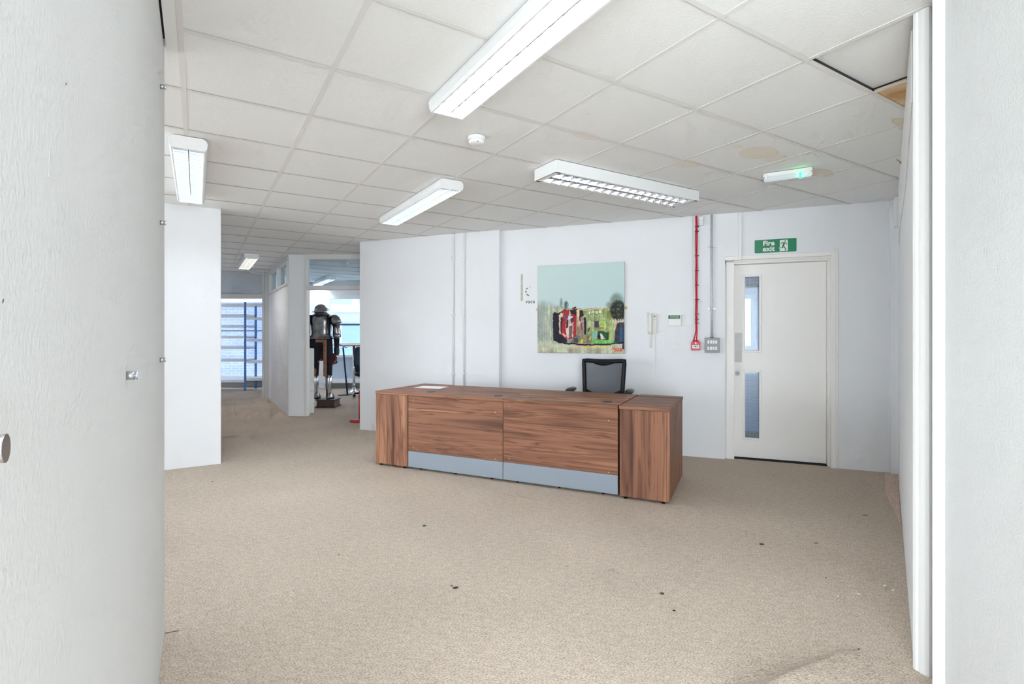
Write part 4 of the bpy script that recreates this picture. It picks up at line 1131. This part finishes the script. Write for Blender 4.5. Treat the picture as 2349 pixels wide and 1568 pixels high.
# ------------------------------------------------------------------ lining and trims at the viewer's right
ra_ = thing('trim_3', 'moulded white door lining upright at the near wall end', 'door lining', (R1.x, R1.y, 0), math.atan2(1.926-1.979, 1.579-1.554), kind='structure')
fw = math.hypot(.025, .053)
prof = [(-.002, .0), (0, -.008), (.012, -.014), (.02, -.011), (.03, -.016), (.046, -.017), (.056, -.012), (fw, -.004), (fw, .03), (0, .03)]
zs = CAMH+(HZ-342)/FPX*1.95
MB().prism(prof, 0, zs-.001, 'xy').build('upright', 'gloss_white', ra_)
MB().prism([(x*.97, y*.85) for x, y in prof], zs, WT, 'xy').build('upright', 'gloss_white', ra_)
# loose trim strips hanging along the wall on the viewer's right
rl = (R1-R0).length
def rw_at(px): return RW.at(px)
def rz_of(u, py): return CAMH+(HZ-py)/FPX*RW.w(u)[1]
t4 = thing('trim_4', 'white cover strip peeling off along the upper wall side', 'trim', (R0.x, R0.y, 0), RW.a, kind='structure')
uA, uB, uC = rl-.12, rl-1.0, .9
MB().prism([(uA, WT-.001), (uA, rz_of(uA, 235)), (uB, rz_of(uB, 430)), (uC, rz_of(uC, 520)), (.4, rz_of(.4, 560)), (.4, WT-.001)], -.006, -.0002, 'xz').build('cover_strip', 'gloss_white', t4, bevel=.001)
MB().box(.0, .1, -.03, 0, rz_of(.05, 520), WT-.002).build('cover_end', 'gloss_white', t4, bevel=.004)
u9 = RW.at(2070)
zz = rz_of(u9, 372)
ws = thing('wall_screw', 'brass coloured long screw sticking out of the peeling strip', 'screw', (*RW.w(u9, -.006), zz), RW.a)
MB().tube([(0, 0, 0), (.045, -.026, .012)], .003, 8).build('shank', 'brass', ws)
MB().tube([(0, 0, 0), (-.004, .001, -.001)], [.003, .008], 8).build('head', 'brass', ws)

# ------------------------------------------------------------------ shelving in the storeroom
def rack(label, x0, x1, zs_, first):
    yf, yr = 11.55, 12.02
    t = thing('shelving_unit', label, 'shelving', (x0, yf, 0), 0, 'blue storeroom racks')
    Lx = x1-x0; D_ = yr-yf
    posts = ([0, Lx] if first else [Lx])
    src = None
    for x in posts:
        for y in (0, D_):
            if src is None:
                m = MB(); zt_ = 2.0
                m.box(-.026, .026, -.001, .001, 0, zt_).box(-.026, -.0245, 0, .03, 0, zt_)
                po = m.build('post', 'rack_blue', t); po.location = (x, y, 0); src = po
            else: po = inst(src, t, (x, y, 0))
            hl = MB()
            for q in range(52): hl.box(x-.008, x+.002, y-.002, y-.001, .06+q*.037, .06+q*.037+.016)
            tag(hl.build('slots', 'crumb_white', po), kind='stuff').location = (-x, -y, 0)
    for z in zs_:
        x0_ = .02 if first else .032
        sh = panel(x0_, Lx-.02, .003, D_-.003, z, z+.018, 'shelf', 'shelf_grey', t)
        for y in (-.002, D_-.003): panel(x0_, Lx-.02, y, y+.005, z-.04, z, 'beam', 'shelf_grey', t)
    for x in posts:
        for z in zs_[1:5]: MB().box(x-.004, x+.004, .0, D_, z-.03, z-.02).build('side_brace', 'rack_blue', t)
xp = (562.5-CX)/FPX*11.55
rack('long storeroom rack with blue posts and seven shelves', xp-1.95, xp, [.225, .69, .975, 1.215, 1.465, 1.705, 1.95], True)
rack('storeroom rack with five shelves beside the doorway jamb', xp, xp+1.02, [.265, .66, 1.145, 1.635, 1.95], False)

# ------------------------------------------------------------------ armour room contents
# filing cabinet just inside the doorway
fx1 = (721-CX)/FPX*8.3
fc = thing('filing_cabinet', 'white filing cabinet edge just inside the doorway', 'cabinet', (fx1-.135*B.x, 8.3-.135*B.y, 0), GA)
zt_ = 1.29-(799-HZ)/FPX*8.28
box(-.135, .135, .02, .45, 0, zt_).build('body', 'cream_frame', fc, bevel=.004)
zz = [0.02, .36, .50, .575, zt_-.01]
for a, b_ in zip(zz, zz[1:]):
    dr_ = box(-.132, .132, 0, .02, a+.004, b_-.004).build('drawer', 'cream_frame', fc, bevel=.003)
MB().tube([(.095, -.004, .54), (.095, 0, .54)], .008, 10).build('lock', 'alu_dull', fc)
# plinth
px0, px1, YA = (722.5-CX)/FPX*8.86, (768.5-CX)/FPX*8.86, 8.86
pl = thing('display_plinth', 'dark wooden plinth under the suit of armour', 'plinth', ((px0+px1)/2, YA+.16, 0), 0)
hw = (px1-px0)/2
box(-hw+.02, hw-.02, -.14, .14, .025, .125).build('body', 'plinth_wood', pl, bevel=.004)
box(-hw, hw, -.16, .16, .125, .145).build('top_moulding', 'plinth_wood', pl, bevel=.006, seg=2)
box(-hw, hw, -.16, .16, 0, .025).build('base_moulding', 'plinth_wood', pl, bevel=.006, seg=2)
# suit of armour, its back to the viewer
AX = (737.5-CX)/FPX*9.0
su = thing('suit_of_armour', 'rusty steel suit of armour seen from behind', 'armour', (AX, YA+.14, .145), 0)
Z0 = .145
def zz_(zv): return zv-Z0
# helm
MB().loft([(-.02, 0, zz_(1.655), .108, .13), (-.02, 0, zz_(1.675), .105, .125), (-.02, .01, zz_(1.71), .098, .118), (-.02, .01, zz_(1.75), .092, .11), (-.015, .01, zz_(1.785), .062, .08), (-.012, .01, zz_(1.802), .02, .03)], 24).build('helm', 'steel', su)
hv = MB().tube([(-.13, -.09, zz_(1.665)), (-.02, -.135, zz_(1.668)), (.09, -.09, zz_(1.675)), (.115, 0, zz_(1.70)), (.10, .09, zz_(1.72))], .007, 8).build('helm_rim', 'steel', su)
MB().tube([(.095, -.02, zz_(1.72)), (.11, -.02, zz_(1.72))], .018, 12).build('visor_pivot', 'steel', su)
# collar
MB().loft([(0, 0, zz_(1.60), .15, .11), (0, 0, zz_(1.635), .12, .10), (-.01, 0, zz_(1.66), .1, .095)], 24).build('gorget', 'steel', su)
# back plate
MB().loft([(.0, .0, zz_(1.235), .185, .135), (.0, 0, zz_(1.255), .172, .128), (.0, 0, zz_(1.30), .162, .122), (.0, 0, zz_(1.40), .172, .135), (0, 0, zz_(1.50), .18, .14), (0, 0, zz_(1.58), .172, .13), (0, 0, zz_(1.625), .14, .10)], 28, power=2.6).build('back_plate', 'steel', su)
MB().tube([(-.16, -.08, zz_(1.60)), (0, -.135, zz_(1.585)), (.16, -.08, zz_(1.60))], .012, 8).build('neck_strap', 'black_cloth', su)
MB().loft([(0, 0, zz_(1.195), .215, .165), (0, 0, zz_(1.215), .2, .15), (0, 0, zz_(1.24), .18, .132)], 28, power=2.6, caps=False).build('fauld', 'steel', su)
for s in (-1, 1):
    MB().tube([(s*.15, -.11, zz_(1.61)), (s*.165, -.12, zz_(1.45)), (s*.17, -.105, zz_(1.28))], .016, 8).build('side_strap', 'black_cloth', su)
    # pauldron, arm, couter
    m = MB().loft([(0, 0, -.10, .085, .09), (0, 0, -.06, .09, .10), (0, 0, 0, .085, .10), (0, 0, .05, .06, .075), (0, 0, .075, .02, .03)], 18)
    m.xf(Matrix.Translation((s*.235, -.02, zz_(1.545))) @ Matrix.Rotation(-s*.45, 4, 'Y')); m.build('pauldron', 'steel', su)
    m = MB().loft([(0, 0, -.16, .062, .07), (0, 0, -.10, .07, .075), (0, 0, 0, .062, .07), (0, 0, .06, .06, .065)], 16)
    m.xf(Matrix.Translation((s*.265, .0, zz_(1.38))) @ Matrix.Rotation(-s*.08, 4, 'Y')); m.build('upper_arm_plate', 'steel', su)
    MB().loft([(s*.28, -.02, zz_(1.20), .03, .04), (s*.275, -.03, zz_(1.235), .062, .07), (s*.27, -.02, zz_(1.29), .066, .07)], 16).build('couter', 'steel', su)
    MB().tube([(s*.255, .02, zz_(1.25)), (s*.25, .05, zz_(1.12)), (s*.235, .09, zz_(.98))], [.052, .045, .035], 12).build('sleeve', 'black_cloth', su)
    MB().loft([(s*.24, .08, zz_(.90), .028, .035), (s*.24, .08, zz_(.94), .046, .05), (s*.24, .08, zz_(.99), .05, .05), (s*.24, .07, zz_(1.05), .042, .045)], 14).build('gauntlet', 'dark_rubber', su)
    # trouser leg, greave, sabaton
    lx = s*.118
    MB().tube([(s*.085, 0, zz_(1.21)), (s*.10, .01, zz_(1.0)), (lx, .02, zz_(.80)), (lx, .02, zz_(.54))], [.10, .092, .07, .056], 14).build('hose', 'black_cloth', su)
    MB().loft([(lx, .02, zz_(.165), .046, .055), (lx, .02, zz_(.22), .043, .05), (lx, .015, zz_(.38), .057, .065), (lx, .015, zz_(.50), .06, .065), (lx, .02, zz_(.565), .052, .06)], 18).build('greave', 'steel_bright', su)
    MB().tube([(lx-.008, -.042, zz_(.17)), (lx-.008, -.05, zz_(.38)), (lx-.008, -.045, zz_(.56))], .008, 6).build('greave_strap', 'black_cloth', su)
    MB().loft([(lx+.02, .06, zz_(.146), .055, .12), (lx+.02, .06, zz_(.18), .055, .12), (lx+.015, .04, zz_(.23), .045, .07), (lx+.01, .02, zz_(.255), .04, .05)], 16).build('sabaton', 'steel', su)
MB().loft([(0, .0, zz_(1.08), .15, .11), (0, .0, zz_(1.16), .165, .12), (0, 0, zz_(1.235), .165, .12)], 20).build('waist_cloth', 'black_cloth', su)
# hanging cloth
m = MB().prism([(.06, zz_(.95)), (.16, zz_(.97)), (.235, zz_(.92)), (.275, zz_(.85)), (.25, zz_(.82)), (.285, zz_(.77)), (.18, zz_(.735)), (.10, zz_(.80))], -.05, .04, 'xz'); m.build('hanging_cloth', 'maroon_cloth', su, bevel=.012, seg=2)
MB().prism([(.225, zz_(.755)), (.275, zz_(.86)), (.282, zz_(.85)), (.262, zz_(.775))], -.054, -.048, 'xz').build('leather_edge', 'leather', su)
MB().prism([(-.07, zz_(1.08)), (.0, zz_(1.06)), (.085, zz_(1.02)), (.085, zz_(.83)), (-.03, zz_(.80)), (-.075, zz_(.86))], .0, .05, 'xz').build('hanging_cloth', 'maroon_cloth', su, bevel=.012, seg=2)
MB().prism([(-.06, zz_(.80)), (.01, zz_(.85)), (.012, zz_(.842)), (-.05, zz_(.785))], -.02, .0, 'xz').build('leather_edge', 'leather', su)
MB().prism([(-.15, zz_(.72)), (-.075, zz_(.66)), (-.09, zz_(.56)), (-.14, zz_(.565))], -.06, -.02, 'xz').build('leather_edge', 'leather', su, bevel=.006)
# wooden support frame
box(.085, .132, -.15, -.115, zz_(.545), zz_(1.185)).build('wooden_post', 'pine', su, bevel=.003)
box(-.05, .085, -.145, -.118, zz_(1.135), zz_(1.185)).build('wooden_rail', 'pine', su, bevel=.003)
for z in (1.09, 1.0): MB().tube([(.105, -.152, zz_(z)), (.105, -.149, zz_(z))], .009, 10).build('bolt', 'dark_rubber', su)
# leaning stand
sx, sy = on_floor(790, 890)
sy = 11.3
def rx(px, Zd): return (px-CX)/FPX*Zd
def rz(py, Zd): return CAMH+(HZ-py)/FPX*Zd
ms_ = thing('music_stand', 'dark blue leaning stand with flat metal foot', 'stand', (rx(797, 10.7), 10.7, 0), 0)
bx_ = rx(797, 10.7)
MB().tube([(0, 0, .02), (rx(787, 10.7)-bx_, .0, rz(796, 10.7))], .018, 10).build('pole', 'navy_metal', ms_)
m = MB().box(-.1, .1, -.03, .03, -.008, .008); m.xf(Matrix.Translation((rx(786, 10.7)-bx_, 0, rz(793, 10.7))) @ Matrix.Rotation(.38, 4, 'Y')); m.build('top_bar', 'navy_metal', ms_, bevel=.003)
MB().prism([(-.16, -.12), (.05, -.06), (.08, .1), (-.05, .08)], 0, .02, 'xy').build('foot', 'navy_metal', ms_, bevel=.004)
# high round table
ZTt = 11.3
ht = thing('poseur_table', 'high round table with chrome pedestal before the window', 'table', (rx(812, ZTt), ZTt, 0), 0)
zt_ = rz(790.5, ZTt)
MB().loft([(0, 0, zt_-.025, .29, .29), (0, 0, zt_-.022, .30, .30), (0, 0, zt_-.003, .30, .30), (0, 0, zt_, .29, .29)], 36).build('table_top', 'tabletop', ht)
MB().tube([(0, 0, .03), (0, 0, zt_-.024)], .028, 16).build('pedestal', 'chrome', ht)
MB().loft([(0, 0, 0, .2, .2), (0, 0, .012, .2, .2), (0, 0, .03, .12, .12), (0, 0, .06, .04, .04), (0, 0, .1, .03, .03)], 32).build('base', 'chrome', ht)
# second office chair, mostly hidden
oc = thing('task_chair', 'dark office chair mostly hidden behind the wall end', 'chair', (rx(845, 10.4), 10.4, 0), .6)
m = MB().loft([(0, .2, .5, .2, .03), (0, .23, .7, .23, .035), (0, .27, .95, .21, .03), (0, .29, 1.02, .15, .02)], 20, power=4); m.build('backrest', 'navy_metal', oc)
MB().loft([(0, 0, .42, .2, .2), (0, 0, .44, .24, .24), (0, 0, .49, .24, .24), (0, 0, .5, .2, .2)], 24, power=4).build('seat', 'black_cloth', oc)
MB().tube([(0, .05, .43), (0, .2, .44), (0, .24, .6)], .02, 8).build('back_bracket', 'black_plastic', oc)
MB().tube([(0, 0, .09), (0, 0, .43)], .025, 12).build('gas_column', 'black_plastic', oc)
for q in range(5):
    a = q*2*PI/5+1.35; c_, s_ = math.cos(a), math.sin(a)
    lg = MB().tube([(.02*c_, .02*s_, .1), (.28*c_, .28*s_, .07)], [.024, .014], 8).build('base_leg', 'black_plastic', oc)
    MB().tube([(.28*c_-s_*.02, .28*s_+c_*.02, .028), (.28*c_+s_*.02, .28*s_-c_*.02, .028)], .028, 14).tube([(.28*c_, .28*s_, .03), (.28*c_, .28*s_, .075)], .007, 8).build('caster', 'dark_rubber', lg)
# red stand behind the proud wall
rx_, ry_ = on_floor(826, 964, .01)
rs = thing('red_post', 'red post on round base peeking past the wall end', 'post', (rx_, ry_, 0), 0)
MB().loft([(0, 0, 0, .15, .15), (0, 0, .015, .15, .15), (0, 0, .03, .12, .12), (0, 0, .04, .04, .04)], 32).build('base', 'red_metal', rs)
MB().tube([(-.008, 0, .035), (-.008, 0, .45)], .012, 12).build('pole', 'red_metal', rs)

# ------------------------------------------------------------------ carpet details
pp_ = [on_floor(*q) for q in ((2029, 1083), (2060, 1092), (2066, 1204), (2050, 1170), (2032, 1135))]
tag(MB().prism(pp_, 0.0003, .004, 'xy').build('floor_patch', 'carpet_pink'), 'pinkish strip of newer carpet beside the corner wall', 'carpet', kind='structure')
# buckled carpet ridge
ra2, rb2 = Vector(on_floor(1962, 1484)), Vector(on_floor(1780, 1590))
d = (rb2-ra2); Lr = d.length; d.normalize(); nrm = Vector((-d.y, d.x))
if nrm.y > 0: nrm = -nrm                         # towards the viewer
m = MB(); n1 = 16; vs = []
prof = [(-.13, .0005), (-.09, .004), (-.06, .013), (-.035, .028), (-.015, .042), (0, .050), (.015, .050), (.06, .042), (.14, .020), (.24, .007), (.32, .0005)]
for q in range(n1+1):
    t = q/n1; s = min(1, t*1.6)
    c_ = ra2+d*Lr*t*1.35
    for v_, h_ in prof: p_ = c_+nrm*v_*(.3+.7*s); vs.append((p_.x, p_.y, .0002+h_*s))
k_ = len(prof)
m.add(vs, [(q*k_+i, q*k_+i+1, (q+1)*k_+i+1, (q+1)*k_+i) for q in range(n1) for i in range(k_-1)], True)
tag(m.build('floor_ridge', 'carpet'), 'buckled fold of carpet rising near the picture bottom', 'carpet', kind='structure')
# carpet tile seams
def seam(label, a, b_, wd=.004):
    a, b_ = Vector(on_floor(*a)), Vector(on_floor(*b_)); L_ = (b_-a).length
    tag(box(0, L_, -wd/2, wd/2, .0002, .0012).build('floor_seam', 'crumb_dark', loc=(a.x, a.y, 0), rz=math.atan2((b_-a).y, (b_-a).x)), label, 'carpet seam', kind='structure')
seam('dark carpet seam starting at the near panel base', (378, 1452), (410, 1446))
# debris
def crumb(label, px, py, r, m, flat=.5, ln=1.0, a=0):
    x, y = on_floor(px, py)
    b_ = MB(); n = 8
    vs = [(0, 0, 0)]
    rng = random.Random(int(px*7+py))
    b_.loft([(0, 0, 0, r*ln*.8, r*.8), (rng.uniform(-.2, .2)*r, 0, r*flat*.6, r*ln, r*rng.uniform(.7, 1.1)), (0, rng.uniform(-.2, .2)*r, r*flat*1.2, r*ln*.5, r*.5)], 7)
    o = b_.build('floor_crumb', m, loc=(x, y, 0), rz=a); tag(o, label, 'debris', 'crumbs and fluff on the carpet')
crumb('grey fluff tuft on the carpet before the fire door', 1747, 1248, .012, 'fluff', .4, 1.3)
crumb('brown twig sliver left of the pink carpet strip', 1985, 1181, .004, 'crumb_dark', .5, 6, .1)
crumb('short brown sliver lying below the twig', 1873, 1245, .004, 'crumb_dark', .5, 4, 0)
crumb('pale plaster crumb nearest the door lining', 2050, 1354, .009, 'crumb_white', .5, 1.3, .5)
crumb('pale plaster crumb beside a larger one', 2030, 1343, .008, 'crumb_white', .5, 1.2, 1)
crumb('white plaster flake apart from the crumbs', 1970, 1362, .006, 'crumb_white', .4, 2, -.6)
crumb('flat white flake left of the plaster crumbs', 1922, 1367, .005, 'crumb_white', .4, 1.4)
crumb('small pale crumb above the flakes', 1993, 1338, .004, 'crumb_white')
crumb('tiny white chip by the carpet fold', 1972, 1514, .003, 'crumb_white')
crumb('white chip at the lower side of the fold', 1718, 1548, .004, 'crumb_white')
crumb('dark bead on the carpet above the fold', 1895, 1325, .004, 'crumb_dark', .8)
crumb('dark crumb beside the end of the fold', 1970, 1489, .004, 'crumb_dark', .8)
crumb('dark brown tuft alone in mid carpet', 973, 1206, .012, 'fluff', .4, 1.2)
crumb('pair tuft of dark fluff below mid carpet', 1045, 1348, .011, 'crumb_dark', .4, 1.5, .4)
crumb('small dark fluff beside the pair tuft', 1036, 1343, .007, 'fluff', .4)
crumb('dark tuft on the carpet towards the centre bottom', 1518, 1361, .009, 'crumb_dark', .4, 1.3)
crumb('dark speck below the centre tuft', 1546, 1400, .006, 'crumb_dark', .4, 1.3)
crumb('tan chip at the side of the carpet', 778, 1272, .006, 'leather', .4, 1.2)
crumb('white chip close before the desk corner', 682, 1155, .006, 'crumb_white', .4)
crumb('straw coloured sliver in the carpet middle', 1300, 1299, .003, 'leather', .4, 4, -.3)
crumb('tiny dark speck nearer the block wall', 487, 1104, .008, 'crumb_dark', .4)
